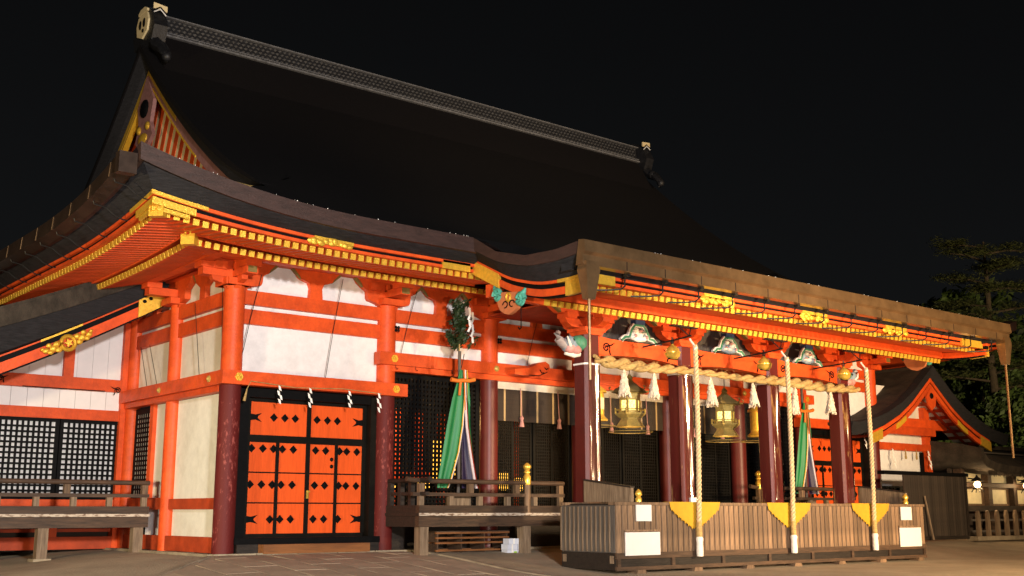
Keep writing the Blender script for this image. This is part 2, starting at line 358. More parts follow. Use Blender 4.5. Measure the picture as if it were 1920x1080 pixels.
# ---- side wall (left, facing -x)
for a, b in ((.12, SY[0]-.1), (SY[0]+.1, SY[1]-.1)):
    for z0, z1 in ((3.34, 4.31), (4.585, 4.69), (4.95, WT)): bx('plaster_panel', .04, .12, a, b, z0, z1, 'plaster_warm_lit', hall)
    bx('tie_beam', -.06, .10, a, b, 4.30, 4.59, V, hall); bx('tie_beam', -.07, .11, a, b, 4.68, 4.96, V, hall)
    c = (a+b)/2
    poly = [(-.13, 4.95), (.13, 4.95), (.12, 5.2), (.34, 5.33), (.5, 5.53), (-.5, 5.53), (-.34, 5.33), (-.12, 5.2)]
    part('strut', MB().extr([(p[0]+c, p[1]) for p in poly], 'x', -.08, .03), V, hall)
    for s in (-1, 1): part('bracket_tip', MB().extr([(c+s*.34, 5.325), (c+s*.51, 5.50), (c+s*.47, 5.53), (c+s*.36, 5.39)], 'x', -.086, -.02), 'olive', hall)
for y in [0]+SY:
    poly = [(.2, 4.94), (.25, 5.02), (.48, 5.08), (.5, 5.27), (.70, 5.38), (.8, 5.53)]; poly = poly+[(-p[0], p[1]) for p in reversed(poly)]
    br = part('bracket', MB().extr([(p[0]+y, p[1]) for p in poly], 'x', -.1, .03), V, hall)
    mb = MB(); mb.box(-.3, .2, y-.25, y+.25, 5.0, 5.13); mb.box(-.72, .1, y-.12, y+.12, 5.16, 5.32); mb.box(-.78, -.46, y-.16, y+.16, 5.30, 5.42)
    part('bearing_block', mb, V, br)
bx('eave_beam', -.218, .1, -1.1, 16, 5.515, 5.695, V, hall)
bx('eave_beam', -.802, -.602, -1.0, 16, 5.405, 5.555, V, hall)
# side wall lower part
bx('plaster_panel', .04, .12, .12, SY[0]-.1, .97, 2.98, 'plaster_warm_lit', hall)
bx('plaster_panel', .04, .12, .12, SY[0]-.1, .24, .78, 'plaster_warm_lit', hall)
bx('plaster_panel', .04, .12, SY[0]+.1, 3.62, 1.0, 2.98, 'plaster_warm_lit', hall)
bx('plaster_panel', .04, .12, SY[0]+.1, 3.9, .24, .78, 'plaster', hall)
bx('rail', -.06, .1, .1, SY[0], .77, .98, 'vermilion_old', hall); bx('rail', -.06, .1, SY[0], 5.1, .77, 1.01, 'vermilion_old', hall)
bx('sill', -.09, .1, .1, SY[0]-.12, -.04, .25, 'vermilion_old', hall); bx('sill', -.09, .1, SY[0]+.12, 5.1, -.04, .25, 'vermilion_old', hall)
bx('stud', -.05, .1, 3.62, 3.80, 1.0, 2.98, V, hall)
def lattice(x0, x1, z0, z1, nx, nz, bar, y, m, parent, frame=.09, axis='y', t=.035):
    mb = MB()
    def B(a, b, c, d, e=0):
        if axis == 'y': mb.box(a, b, y-t+e, y+t+e, c, d)
        else: mb.box(y-t+e, y+t+e, a, b, c, d)
    B(x0, x1, z0, z0+frame); B(x0, x1, z1-frame, z1); B(x0, x0+frame, z0+frame, z1-frame); B(x1-frame, x1, z0+frame, z1-frame)
    ix0, ix1, iz0, iz1 = x0+frame, x1-frame, z0+frame, z1-frame
    t *= .6
    for i in range(1, nx): c = lerp(ix0, ix1, i/nx); B(c-bar/2, c+bar/2, iz0, iz1)
    for k in range(1, nz): c = lerp(iz0, iz1, k/nz); B(ix0, ix1, c-bar/2, c+bar/2, .004)
    return part('lattice', mb, m, parent)
lw = lattice(3.85, 4.82, .98, 2.95, 6, 17, .04, .03, 'black', hall, .12, 'x', .012)
bx('lattice_backing', .05, .09, 3.85, 4.82, .98, 2.95, 'white_board', lw)
bx('hall_wall', .14, .22, 5.1, 16.2, 0, 7.4, 'plaster_warm_lit', hall)

# ---- bay doors (first and last bay)
def leaf_door(xo, parent):
    d = part('door', MB().box(xo+.36, xo+3.16, .22, .30, .22, 3.0), 'black_frame', parent)
    def b(n, x0, x1, y0, y1, z0, z1, m): return bx(n, xo+x0, xo+x1, y0, y1, z0, z1, m, d)
    b('jamb', .20, .40, -.02, .26, .05, 3.05, 'black'); b('jamb', 3.14, 3.30, -.02, .26, .05, 3.05, 'black_frame')
    b('lintel', .40, 3.14, .0, .28, 2.90, 3.08, 'black'); b('threshold', .15, 3.33, -.16, .3, .12, .24, 'black')
    b('frame_bar', .40, 3.14, .16, .24, 2.83, 2.90, 'black_frame'); b('frame_bar', .40, 3.14, .15, .24, 2.05, 2.19, 'black_frame'); b('frame_bar', .42, 3.12, .16, .24, .24, .31, 'black_frame')
    for x0, x1 in ((.40, .53), (1.76, 1.85), (3.06, 3.14)): b('frame_post', x0, x1, .155, .24, .31, 2.83, 'black_frame')
    for x0, x1 in ((1.10, 1.17), (2.42, 2.49)): b('frame_post', x0, x1, .16, .24, .31, 2.05, 'black_frame')
    for z in (.89, 1.47): b('frame_bar', .53, 3.06, .172, .24, z-.012, z+.014, 'black_frame')
    for x0, x1 in ((.53, 1.76), (1.85, 3.06)): b('door_panel', x0, x1, .18, .23, 2.19, 2.83, 'vermilion_door')
    for x0, x1 in ((.53, 1.10), (1.17, 1.76), (1.85, 2.42), (2.49, 3.06)):
        for z0, z1 in ((.31, .878), (.904, 1.458), (1.484, 2.05)): b('door_panel', x0, x1, .18, .23, z0, z1, 'vermilion_door')
    st = MB(); st.extr([(-.083, 0), (0, -.083), (.083, 0), (0, .083)], 'y', -.012, 0); st.add([(-.045, -.013, 0), (0, -.013, -.045), (.045, -.013, 0), (0, -.013, .045), (0, -.04, 0)], [(0, 1, 4), (1, 2, 4), (2, 3, 4), (3, 0, 4)])
    sm = mesh(st, 'black')
    for x in (1.03, 1.27, 1.50, 1.99, 2.23, 2.46): put('diamond_stud', sm, d, (xo+x, .179, 2.54))
    for z in (1.93, 1.24, .58):
        for x in ((.58, .82, 1.04, 1.24, 1.48, 1.98, 2.21, 2.52, 2.70, 2.94) if z > 1 else (1.02, 1.24, 1.47, 1.97, 2.21, 2.52)): put('diamond_stud', sm, d, (xo+x, .158 if x in (1.04, 1.02, 2.52, 2.46) else .179, z))
    hm = mesh(MB().extr([(0, -.065), (.10, -.05), (.24, -.085), (.155, -.015), (.155, .015), (.24, .085), (.10, .05), (0, .065)], 'y', -.012, 0), 'black')
    for z in (2.53, .58): put('hinge_plate', hm, d, (xo+.53, .179, z)); put('hinge_plate', hm, d, (xo+3.06, .179, z), sc=(-1, 1, 1))
    for z in (1.62, 1.76): part('knob', MB().ball((xo+2.35, .165, z), .04, .03, .04, 10), 'black', d, smooth=60)
    part('latch', MB().box(xo+1.79, xo+1.83, .13, .16, .98, 1.14).box(xo+1.80, xo+1.86, .125, .16, 1.10, 1.13), 'gold_polished', d)
    part('step_board', MB().box(xo+.62, xo+2.94, -.42, -.20, -.05, .12), 'wood_red', d); b('sill_base', .2, 3.3, -.18, .2, -.05, .12, 'wood_dark')
    return d
leaf_door(0, hall); leaf_door(17.55, hall)

# ---- lattice bays, blinds and the lit room behind
lattice(3.70, 6.02, .70, 3.62, 22, 28, .05, .10, 'black', hall, .10)
lattice(15.0, 17.3, .70, 3.62, 22, 28, .05, .10, 'black', hall, .10)
for i in (2, 3, 4):
    a, b = PX[i]+.2, PX[i+1]-.2; n = 4; wd = (b-a)/n
    for k in range(n): lattice(a+k*wd, a+(k+1)*wd, .72, 3.5, 8, 36, .022, .12+.05*(k % 2), 'black_frame', hall, .06, t=.025)
for i in (2, 3, 4):
    a, b = PX[i]+.17, PX[i+1]-.17
    bl = bx('bamboo_blind', a, b, -.05, -.02, 2.74, 3.5, 'blind', hall)
    bx('blind_valance', a, b, -.065, -.015, 3.46, 3.62, 'cloth_white', bl)
    for k in range(5): x = lerp(a, b, (k+.5)/5); bx('blind_band', x-.025, x+.025, -.058, -.046, 2.74, 3.46, 'blind_band', bl)
    for t in (.28, .75):
        x = lerp(a, b, t); mb = MB(); mb.tube([(x, -.09, 3.5), (x+.02, -.11, 2.85)], .01, 6, 0); mb.lathe((x+.02, -.11, 2.62), [(.01, .26), (.05, .2), (.035, .15), (.06, .0)], 8, 0)
        part('blind_cord', mb, 'pink', bl)
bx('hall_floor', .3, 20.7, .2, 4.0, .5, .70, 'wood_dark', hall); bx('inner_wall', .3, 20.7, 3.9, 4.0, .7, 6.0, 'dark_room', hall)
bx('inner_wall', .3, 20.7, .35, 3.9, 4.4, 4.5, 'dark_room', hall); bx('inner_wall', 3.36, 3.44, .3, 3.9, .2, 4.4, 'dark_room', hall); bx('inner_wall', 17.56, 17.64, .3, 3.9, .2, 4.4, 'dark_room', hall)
bx('base_wall', 3.6, 17.4, .05, .2, -.05, .7, 'wood_dark', hall)
for x in (5.05, 5.45, 5.85, 6.5, 7.2, 9.6, 12.6): bx('inner_post', x, x+.16, 3.2, 3.36, .7, 3.2, V, hall)
bx('inner_rail', 4.6, 8, 3.15, 3.2, 1.55, 1.68, V, hall)

# ---- rain-film wrapped porch posts
KY = -3.25; KX = [6.24, 9.0, 12.0, 14.76]
for i, x in enumerate(KX):
    c = .205; k = .06
    poly = [(-c+k, -c), (c-k, -c), (c, -c+k), (c, c-k), (c-k, c), (-c+k, c), (-c, c-k), (-c, -c+k)]
    mb = MB(); mb.extr(poly, 'z', -.25, 4.32)
    p = part('porch_post', mb, 'red_porch' if i == 0 else 'red_rubbed', hall, loc=(x, KY, 0))
    # crumpled film sheet round the front and right faces
    ang = frange(rad(-120), rad(65), rad(7)); zs = frange(1.0, 3.66, .09); vs = []; ph = R.uniform(0, 6)
    for z in zs:
        for a in ang:
            ca, sa = math.cos(a), math.sin(a); q = 1/max(abs(ca), abs(sa)); rr = min(q*.212, .255)
            rr += .014+.012*math.sin(7*a+.9*z+ph)+.008*math.sin(13*a-1.7*z+ph*2)*math.sin(z*1.3+ph)+R.uniform(0, .0015)
            vs.append((rr*ca, rr*sa, z))
    n = len(ang); fs = [(j*n+q, j*n+q+1, (j+1)*n+q+1, (j+1)*n+q) for j in range(len(zs)-1) for q in range(n-1)]
    part('plastic_wrap', MB().add(vs, fs), 'plastic', p, smooth=80)
    part('tape', MB().extr([(q[0]*1.1, q[1]*1.1) for q in poly], 'z', 3.64, 3.675), 'paper', p)
    if i == 1: part('label_clip', MB().box(-.05, .12, -.27, -.22, .92, 1.02), 'paper', p)

# porch beams, brackets, carvings
def beam_curved(x0, x1, y0, y1, zt, zb, m, parent):
    n = 14; secs = []
    for k in range(n+1):
        t = k/n; x = lerp(x0, x1, t); dip = .07*(1-(2*t-1)**2)
        secs.append([(x, y0, zb+dip*1.1), (x, y1, zb+dip*1.1), (x, y1, zt-dip*.0+.05*(abs(2*t-1)**4)), (x, y0, zt+.05*(abs(2*t-1)**4))])
    return part('rainbow_beam', MB().loft(secs), m, parent)
def spiral(mb, cx, cz, r, y, sgn=1, turns=1.6, th=.016, m=0):
    pts = []
    for k in range(26): a = k/25*turns*2*math.pi; q = r*(1-.85*k/25); pts.append((cx+sgn*q*math.cos(a), y, cz+q*math.sin(a)))
    mb.tube(pts, th, 5, m)
    mb.tube([(cx+sgn*r, y, cz), (cx+sgn*r*.9, y, cz-r*.8), (cx+sgn*r*1.2, y, cz-r*1.5)], th, 5, m); mb.tube([(cx-sgn*r*.2, y, cz+r*.2), (cx+sgn*r*1.4, y, cz+r*.6), (cx+sgn*r*2.4, y, cz+r*1.1)], [th, th, th*.3], 5, m)
for i in range(3):
    b = beam_curved(KX[i]+.2, KX[i+1]-.2, KY-.14, KY+.14, 4.22, 3.84, V, hall)
    mb = MB(); spiral(mb, KX[i]+.42, 4.04, .10, KY-.145); spiral(mb, KX[i+1]-.42, 4.04, .10, KY-.145, -1)
    part('scroll', mb, 'black', b)
for i, x in enumerate(KX):
    mb = MB(); mb.box(x-.28, x+.28, KY-.28, KY+.28, 4.32, 4.40); mb.extr([(x-.2, 4.25), (x+.2, 4.25), (x+.29, 4.38), (x-.29, 4.38)], 'y', KY-.26, KY+.26)
    arm = [(.2, 4.38), (.48, 4.40), (.62, 4.48), (.66, 4.56), (-.66, 4.56), (-.62, 4.48), (-.48, 4.40), (-.2, 4.38)]
    mb.extr([(p[0]+x, p[1]) for p in arm], 'y', KY-.1, KY+.1); mb.extr([(p[0]*.95+KY, p[1]) for p in arm], 'x', x-.1, x+.1)
    for dx in (-.52, 0, .52): mb.box(x+dx-.13, x+dx+.13, KY-.16, KY+.16, 4.56, 4.68)
    arm2 = [(.3, 4.62), (.78, 4.66), (.95, 4.76), (1.0, 4.84), (-1.0, 4.84), (-.95, 4.76), (-.78, 4.66), (-.3, 4.62)]
    mb.extr([(p[0]+x, p[1]) for p in arm2], 'y', KY-.11, KY+.11)
    for dy in (-.5, .5): mb.box(x-.13, x+.13, KY+dy-.12, KY+dy+.12, 4.56, 4.66)
    b = part('porch_bracket', mb, V, hall)
    for s in (-1, 1): part('bracket_tip', MB().extr([(x+s*.78, 4.652), (x+s*1.02, 4.80), (x+s*.97, 4.85), (x+s*.80, 4.74)], 'y', KY-.118, KY-.02), 'olive', b)
bx('porch_eave_beam', 3.75, 17.25, KY-.17, KY+.15, 4.78, 5.03, V, hall)
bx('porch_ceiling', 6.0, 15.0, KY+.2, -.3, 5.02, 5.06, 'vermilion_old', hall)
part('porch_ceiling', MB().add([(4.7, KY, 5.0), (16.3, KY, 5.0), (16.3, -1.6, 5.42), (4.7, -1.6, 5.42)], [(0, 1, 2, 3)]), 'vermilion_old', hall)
bx('screen_board', 6.0, 15.0, KY+.24, KY+.27, 4.1, 4.86, 'wood_grey', hall)
# carved frog-leg struts
def blob(mb, pts, m, y):
    for (x, z, rx, rz) in pts: mb.ball((x, y, z), rx, .07, rz, 10, m)
for i, c in enumerate((7.62, 10.5, 13.42)):
    mb = MB(); y = KY-.12
    arch = [(-.52, 4.24), (-.42, 4.32), (-.30, 4.33), (-.22, 4.50), (-.12, 4.60), (.12, 4.60), (.22, 4.50), (.30, 4.33), (.42, 4.32), (.52, 4.24)]
    mb.tube([(c+p[0], y, p[1]) for p in arch], .055, 6, 1); mb.tube([(c+p[0], y-.035, p[1]-.005) for p in arch], .03, 6, 0)
    blob(mb, [(c-.08, 4.42, .15, .13), (c+.08, 4.40, .13, .12), (c, 4.32, .2, .08), (c+.15, 4.33, .09, .07), (c-.16, 4.34, .09, .07)], 2 if i == 0 else 4, y)
    blob(mb, [(c+.02, 4.47, .07, .035), (c-.14, 4.36, .035, .04), (c+.19, 4.35, .03, .04)], 3, y-.045)
    if i: blob(mb, [(c-.1, 4.48, .06, .05), (c+.12, 4.44, .06, .05), (c-.02, 4.34, .08, .05)], 1, y-.05); blob(mb, [(c+.03, 4.41, .06, .04), (c-.17, 4.33, .05, .03)], 2, y-.055)
    for k in range(9):
        px_, pz_ = c+R.uniform(-.2, .2), 4.34+R.uniform(0, .16); a_ = R.uniform(0, 6)
        mb.tube([(px_+.035*(1-q/9)*math.cos(a_+q*.7), y-.075, pz_+.035*(1-q/9)*math.sin(a_+q*.7)) for q in range(9)], .009, 4, R.choice([0, 1, 3, 4, 5]))
    mb.box(c-.14, c+.14, y-.08, y+.08, 4.61, 4.70, 5)
    part('carved_strut', mb, ['green_paint', 'carve_white', 'carve_white', 'pink', 'pale_blue', 'blue_dark'], hall, smooth=50)
# beam nose carved as an elephant-like head on the outer porch posts
for s, x in ((-1, KX[0]-.2), (1, KX[3]+.2)):
    mb = MB(); y = KY
    mb.ball((x+s*.22, y, 4.02), .26, .15, .19, 12, 0); mb.ball((x+s*.12, y-.06, 4.10), .15, .12, .13, 10, 1); mb.ball((x+s*.30, y-.05, 3.95), .13, .12, .11, 10, 2)
    mb.ball((x+s*.16, y-.08, 3.93), .13, .10, .10, 10, 2); mb.ball((x+s*.34, y-.10, 4.08), .09, .07, .12, 10, 4)
    mb.tube([(x+s*.36, y, 4.02), (x+s*.48, y, 4.06), (x+s*.57, y, 4.13), (x+s*.60, y, 4.22), (x+s*.55, y, 4.27)], [.12, .10, .085, .07, .05], 8, 5)
    mb.tube([(x+s*.34, y-.12, 3.98), (x+s*.42, y-.17, 4.06), (x+s*.46, y-.16, 4.17)], [.035, .028, .012], 6, 3); mb.ball((x+s*.02, y-.04, 4.08), .17, .17, .17, 10, 1); mb.ball((x+s*.27, y-.12, 4.12), .03, .03, .03, 8, 6)
    mb.tube([(x+s*.05, y-.05, 3.86), (x+s*.2, y-.05, 3.82), (x+s*.42, y-.03, 3.84)], [.06, .06, .03], 6, 3)
    part('beam_nose', mb, ['pale_blue', 'green_paint', 'pink', 'carve_white', 'pale_blue', 'trunk_grey', 'black'], hall, smooth=60)
# plain carved beam nose over the third bay
nose = [(6.9, 3.86), (7.35, 3.93), (7.62, 4.06), (7.80, 4.10), (7.92, 4.04), (7.95, 3.92), (7.80, 3.80), (7.5, 3.75), (7.1, 3.74), (6.9, 3.75)]
bn = part('beam_nose', MB().extr([(p[0]-.35, p[1]) for p in nose], 'y', -.55, -.29), V, hall)
mb = MB(); mb.tube([(7.28, -.555, 3.9), (7.33, -.555, 3.83), (7.40, -.555, 3.84)], .012, 5); mb.tube([(7.42, -.555, 3.96), (7.47, -.555, 3.92), (7.53, -.555, 3.95)], .012, 5); mb.tube([(6.95, -.555, 3.755), (7.25, -.555, 3.76), (7.5, -.555, 3.86)], .01, 5)
part('scroll', mb, 'black', bn)

# ================================================================== ROOF
def prof(d): return 5.9+.25*d+.0305*d*d
def up(x, y):
    dx = max(0, min(x+3.2, 24.2-x)); dy = max(0, min(y+3.2, 20.4-y)); m, n = max(dx, dy), min(dx, dy)
    return .56*max(0, 1-m/4.5)**2.3*max(0, 1-n/4.2)
KP = ([-6.19, -5.57, -4.76, -3.9, -3.2], [5.28, 5.235, 5.275, 5.50, 5.90])
def grid(fx, xs, ys):
    mb = MB(); n = len(xs)
    mb.add([(x, y, fx(x, y)) for y in ys for x in xs], [(j*n+i, j*n+i+1, (j+1)*n+i+1, (j+1)*n+i) for j in range(len(ys)-1) for i in range(n-1)])
    return mb
def zmain(x, y): return prof(min(y+3.2, 20.4-y))+up(x, y)
def zside(x, y): return prof(max(0, min(x+3.2, 24.2-x, y+3.2, 20.4-y)))+up(x, y)
roof = part('roof', grid(zmain, frange(.95, 20.05, .45), frange(-3.2, 20.4, .3)), 'bark', hall, smooth=70)
for xs in (frange(-3.2, .95, .2), frange(20.05, 24.2, .2)): part('roof_skirt', grid(zside, xs, frange(-3.2, 20.4, .25)), 'bark', roof, smooth=50)
for xs in (frange(.95, 2.1, .4), frange(18.9, 20.05, .4)): part('roof_skirt', grid(lambda x, y: prof(min(x+3.2, 24.2-x))-.01, xs, frange(1.7, 15.5, .5)), 'bark', roof)
part('porch_roof', grid(lambda x, y: interp(*KP, y), frange(3.37, 17.63, .5), KP[0]), 'bark', roof, smooth=60)

# eave layers, from the bark edge inwards: (distance in, drop, corner lift)
def Sx(a, d): return max(0, min(1, 1-(a-d)/4.5))**2.3
LAY = [('eave_board', 'bark_board', [(0, .0, .56), (.02, -.28, .56), (.25, -.28, .56), (.25, .0, .56)]),
       ('bark_eave', 'bark_edge', [(.10, -.275, .54), (.40, -.41, .34), (.60, -.41, .34), (.55, -.25, .54)]),
       ('eave_trim', V, [(.40, -.412, .33), (.40, -.468, .32), (.62, -.468, .32), (.62, -.412, .33)]),
       ('eave_gap', 'black', [(.46, -.468, .31), (.46, -.517, .30), (.62, -.517, .30), (.62, -.468, .31)]),
       ('eave_fascia', V, [(.43, -.517, .29), (.43, -.572, .28), (.62, -.572, .28), (.62, -.517, .29)])]
YB = 14.0
def eave_sections(lay, mir):
    secs = []
    for t in frange(0, 1, 1/44): secs.append([(-3.2+d, lerp(YB, -3.2+d, t), 5.9+dz+k*Sx(lerp(YB, -3.2+d, t)+3.2, d)) for d, dz, k in lay])
    for t in frange(0, 1, 1/30)[1:]: secs.append([(lerp(-3.2+d, 4.5, t), -3.2+d, 5.9+dz+k*Sx(lerp(-3.2+d, 4.5, t)+3.2, d)) for d, dz, k in lay])
    return [[((21-x) if mir else x, y, z) for x, y, z in s] for s in secs]
for mir in (0, 1):
    for n, m, lay in LAY: part(n, MB().loft(eave_sections(lay, mir)), m, roof, smooth=35)
# soffits
for mir in (0, 1):
    for d0, z0, d1, z1, k in ((.50, -.56, 1.75, -.41, .22), (1.5, -.575, 3.32, -.13, .12)):
        part('soffit', MB().loft(eave_sections([(d0, z0, k), (d1, z1, k*.4)], mir), closed=False), V, roof)
part('rafter_beam', MB().loft(eave_sections([(1.44, -.60, .15), (1.44, -.525, .15), (1.62, -.50, .15), (1.62, -.56, .15)], 0)), V, roof)
# rafters with gilt ends
def rafter_mesh(): return mesh(MB().box(-.05, .05, 0, 1, -.05, .05, 0).box(-.054, .054, -.012, .02, -.054, .054, 1), [V, 'gold'])
RM = rafter_mesh()
def rafters(name, tip, zc, k, slope, full, corner):
    st = .168
    n = int((3.75 if name == 'flying_rafter' else 5.4)/st)
    a0 = -3.2+tip+.16
    for ax in ('front', 'side'):
        lim = (4.4 if name == 'flying_rafter' else 5.9) if ax == 'front' else 11.0
        a = a0
        while a < lim:
            inner = -3.2+tip
            ln = min(full, (a-inner)+.05)
            z = 5.9+zc+k*Sx(a+3.2, tip)
            if ax == 'front': put(name, RM, hall, (a, -3.2+tip, z), (math.atan(slope), 0, 0), (1, ln, 1))
            else: put(name, RM, hall, (-3.2+tip, a, z), (math.atan(slope), 0, rad(-90)), (-1, ln, 1))
            a += st
rafters('flying_rafter', .55, -.622, .24, .12, 1.2, 0)
rafters('rafter', 1.55, -.66, .12, .25, 1.8, 0)
# hip rafters with gilt caps
for tip, z, d in ((-2.68, 5.56, 1.0), (-1.72, 5.41, 2.3)):
    mb = MB(); ex, ey = 1/math.sqrt(2), 1/math.sqrt(2); wv = Vector((ex, -ey, 0))*.11
    def sec(t, zz, h, q=1): c = Vector((tip+t*ex, tip+t*ey, zz)); return [c-wv*q-Vector((0, 0, h)), c+wv*q-Vector((0, 0, h)), c+wv*q+Vector((0, 0, h)), c-wv*q+Vector((0, 0, h))]
    mb.loft([sec(0, z, .12), sec(d*1.3, z+.12*d, .12)], 0)
    hr = part('hip_rafter', mb, V, hall)
    part('hip_cap', MB().loft([sec(-.03, z, .135, 1.12), sec(.14, z+.012, .135, 1.12)]), 'gold', hr)

# porch eave
PL = [('porch_bark_eave', 'bark_edge', [(.02, -.1), (.35, -.43), (.6, -.43), (.6, -.05)]),
      ('eave_trim', V, [(.36, -.432), (.36, -.488), (.62, -.488), (.62, -.432)]),
      ('eave_gap', 'black', [(.42, -.488), (.42, -.53), (.62, -.53), (.62, -.488)]),
      ('eave_fascia', V, [(.40, -.53), (.40, -.59), (.62, -.59), (.62, -.53)])]
for n, m, lay in PL:
    part(n, MB().loft([[(x, -6.19+d, 5.28+dz) for d, dz in lay] for x in (3.5 if 'bark' in n else 3.8, 17.5 if 'bark' in n else 17.2)]), m, roof)
part('soffit', MB().add([(3.85, -5.75, 4.71), (17.15, -5.75, 4.71), (17.15, -4.55, 4.86), (3.85, -4.55, 4.86)], [(0, 1, 2, 3)]), V, roof)
part('soffit', MB().add([(3.85, -4.7, 4.545), (17.15, -4.7, 4.545), (17.15, -3.2, 4.935), (3.85, -3.2, 4.935)], [(0, 1, 2, 3)]), V, roof)
bx('rafter_beam', 3.85, 17.15, -4.76, -4.60, 4.545, 4.72, V, roof)
x = 3.95
while x < 17.1:
    put('flying_rafter', RM, hall, (x, -5.64, 4.645), (math.atan(.12), 0, 0), (1, 1.1, 1))
    put('rafter', RM, hall, (x, -4.69, 4.48), (math.atan(.26), 0, 0), (1, 1.5, 1)); x += .168
# verge (side edge) of the porch roof with its curved bargeboard
VL = [('eave_board', 'bark_board', [(0, .0), (.03, -.20), (.2, -.20), (.2, 0)], -6.16, -3.18), ('bark_eave', 'bark_edge', [(.06, -.20), (.34, -.46), (.55, -.46), (.5, -.1)], -6.1, -2.7),
      ('eave_trim', V, [(.34, -.462), (.34, -.515), (.5, -.515), (.5, -.462)], -5.95, -2.7), ('eave_gap', 'black', [(.40, -.515), (.40, -.60), (.5, -.60), (.5, -.515)], -5.95, -2.7),
      ('bargeboard', V, [(.36, -.60), (.36, -.735), (.5, -.735), (.5, -.60)], -5.9, -2.7), ('bargeboard_lip', 'black', [(.38, -.735), (.38, -.765), (.5, -.765), (.5, -.735)], -5.85, -2.7)]
def kv(y): return interp(KP[0]+[-2.7], KP[1]+[6.02], y) if y < -3.9 else 5.50+(y+3.9)*.49+.0*y
def kvs(y): return .25*kv(y-.25)+.5*kv(y)+.25*kv(y+.25)
for mir in (0, 1):
    for n, m, lay, y0, y1 in VL:
        secs = [[(3.37+d, y, (kvs(y) if dz else interp(*KP, y))+dz) for d, dz in lay] for y in frange(y0, y1, .14)]
        if mir: secs = [[(21-a, b, c) for a, b, c in s] for s in secs]
        part(n, MB().loft(secs), m, roof, smooth=40)
    def gp(y0, y1, d0, d1, z0, z1, nm='gilt_plate'):
        secs = [[(3.37+d0, y, kvs(y)+z1), (3.37+d0, y, kvs(y)+z0), (3.37+d1, y, kvs(y)+z0), (3.37+d1, y, kvs(y)+z1)] for y in frange(y0, y1, .1)]
        if mir: secs = [[(21-a, b, c) for a, b, c in s] for s in secs]
        part(nm, MB().loft(secs), 'gold', roof)
    gp(-5.93, -5.25, .33, .40, -.52, -.457); gp(-5.93, -5.45, .345, .42, -.775, -.52); gp(-3.55, -2.72, .33, .42, -.775, -.50)
# hanging carved pendant (gegyo) on the porch bargeboard
for mir in (0, 1):
    g = MB(); y0 = -3.92
    g.extr([(y0+a, b) for a, b in [(-.32, 4.72), (-.34, 4.55), (-.24, 4.42), (-.1, 4.36), (0, 4.33), (.12, 4.36), (.26, 4.44), (.34, 4.58), (.32, 4.8)]], 'x', 3.66, 3.74)
    ge = part('pendant', g, 'pendant', roof)
    for s, cz in ((-1, 4.57), (1, 4.74)):
        a = MB(); c = y0+s*.34
        pts = [(3.66, c+.13*(1-.8*k/16)*math.cos(k/16*9.0)*s, cz+.13*(1-.8*k/16)*math.sin(k/16*9.0)) for k in range(17)]
        a.tube(pts, .045, 6); a.tube([(3.67, c+s*.02, cz+.06), (3.67, c+s*.09, cz+.13), (3.68, c+s*.13, cz+.20)], [.07, .05, .02], 6); a.ball((3.68, c, cz), .03, .13, .13, 10)
        part('pendant_scroll', a, 'teal', ge, smooth=60)
    a = MB(); pts = [(3.65, y0+.06*math.cos(k/10*6.283), 4.66+.075*math.sin(k/10*6.283)) for k in range(11)]; a.tube(pts, .022, 6)
    part('pendant_ring', a, 'gold', ge, smooth=60)
    a = MB()
    for s in (-1, 1): a.tube([(3.655, y0+s*(.1+.07*math.cos(k/12*5)), 4.53+.06*math.sin(k/12*5)) for k in range(13)], .012, 5)
    part('pendant_line', a, 'black', ge)
    if mir: ge.scale.x = -1; ge.location.x = 21
# gilt plates on the main eave
def gplate(t0, t1, side, d, z0, z1, k, th=.02):
    secs = []
    for a in frange(t0, t1, .12):
        zt = 5.9+k*Sx(a+3.2, d); q = -3.2+d
        s = [(a, q-th, zt+z1), (a, q-th, zt+z0), (a, q+.03, zt+z0), (a, q+.03, zt+z1)]
        secs.append([(y, x, z) for x, y, z in s] if side else s)
    return part('gilt_plate', MB().loft(secs), 'gold', roof)
for sd_ in (0, 1):
    gplate(-2.83, -1.85, sd_, .40, -.47, -.405, .33); gplate(-2.80, -2.05, sd_, .43, -.585, -.47, .29); gplate(-2.70, -2.15, sd_, .45, -.65, -.585, .27)
gplate(2.95, 3.6, 0, .42, -.585, -.42, .3)
def cloud(parent, x, y, z, w, h, name='gilt_cloud'):
    mb = MB()
    for k in range(15): mb.ball((R.uniform(-w, w), R.uniform(-.015, .01), R.uniform(-h, h)*(.6 if k < 8 else 1)), .075, .03, .055, 8)
    for s in (-1, 1): mb.ball((s*w, 0, .0), .09, .03, .06, 8)
    mb.box(-w, w, -.012, .012, -h*.5, h*.5)
    return part(name, mb, 'gold', parent, smooth=60, loc=(x, y, z))
cloud(roof, .48, -2.80, 5.42, .38, .055); gplate(.15, .95, 0, .40, -.47, -.408, .33)
for x in (7.35, 10.4, 13.4):
    cloud(roof, x, -5.83, 4.73, .42, .06); bx('gilt_plate', x-.42, x+.42, -5.855, -5.8, 4.79, 4.85, 'gold', roof)
for x0, x1 in ((3.78, 4.55), (16.2, 17.22)): bx('gilt_plate', x0, x1, -5.86, -5.8, 4.68, 4.85, 'gold', roof)

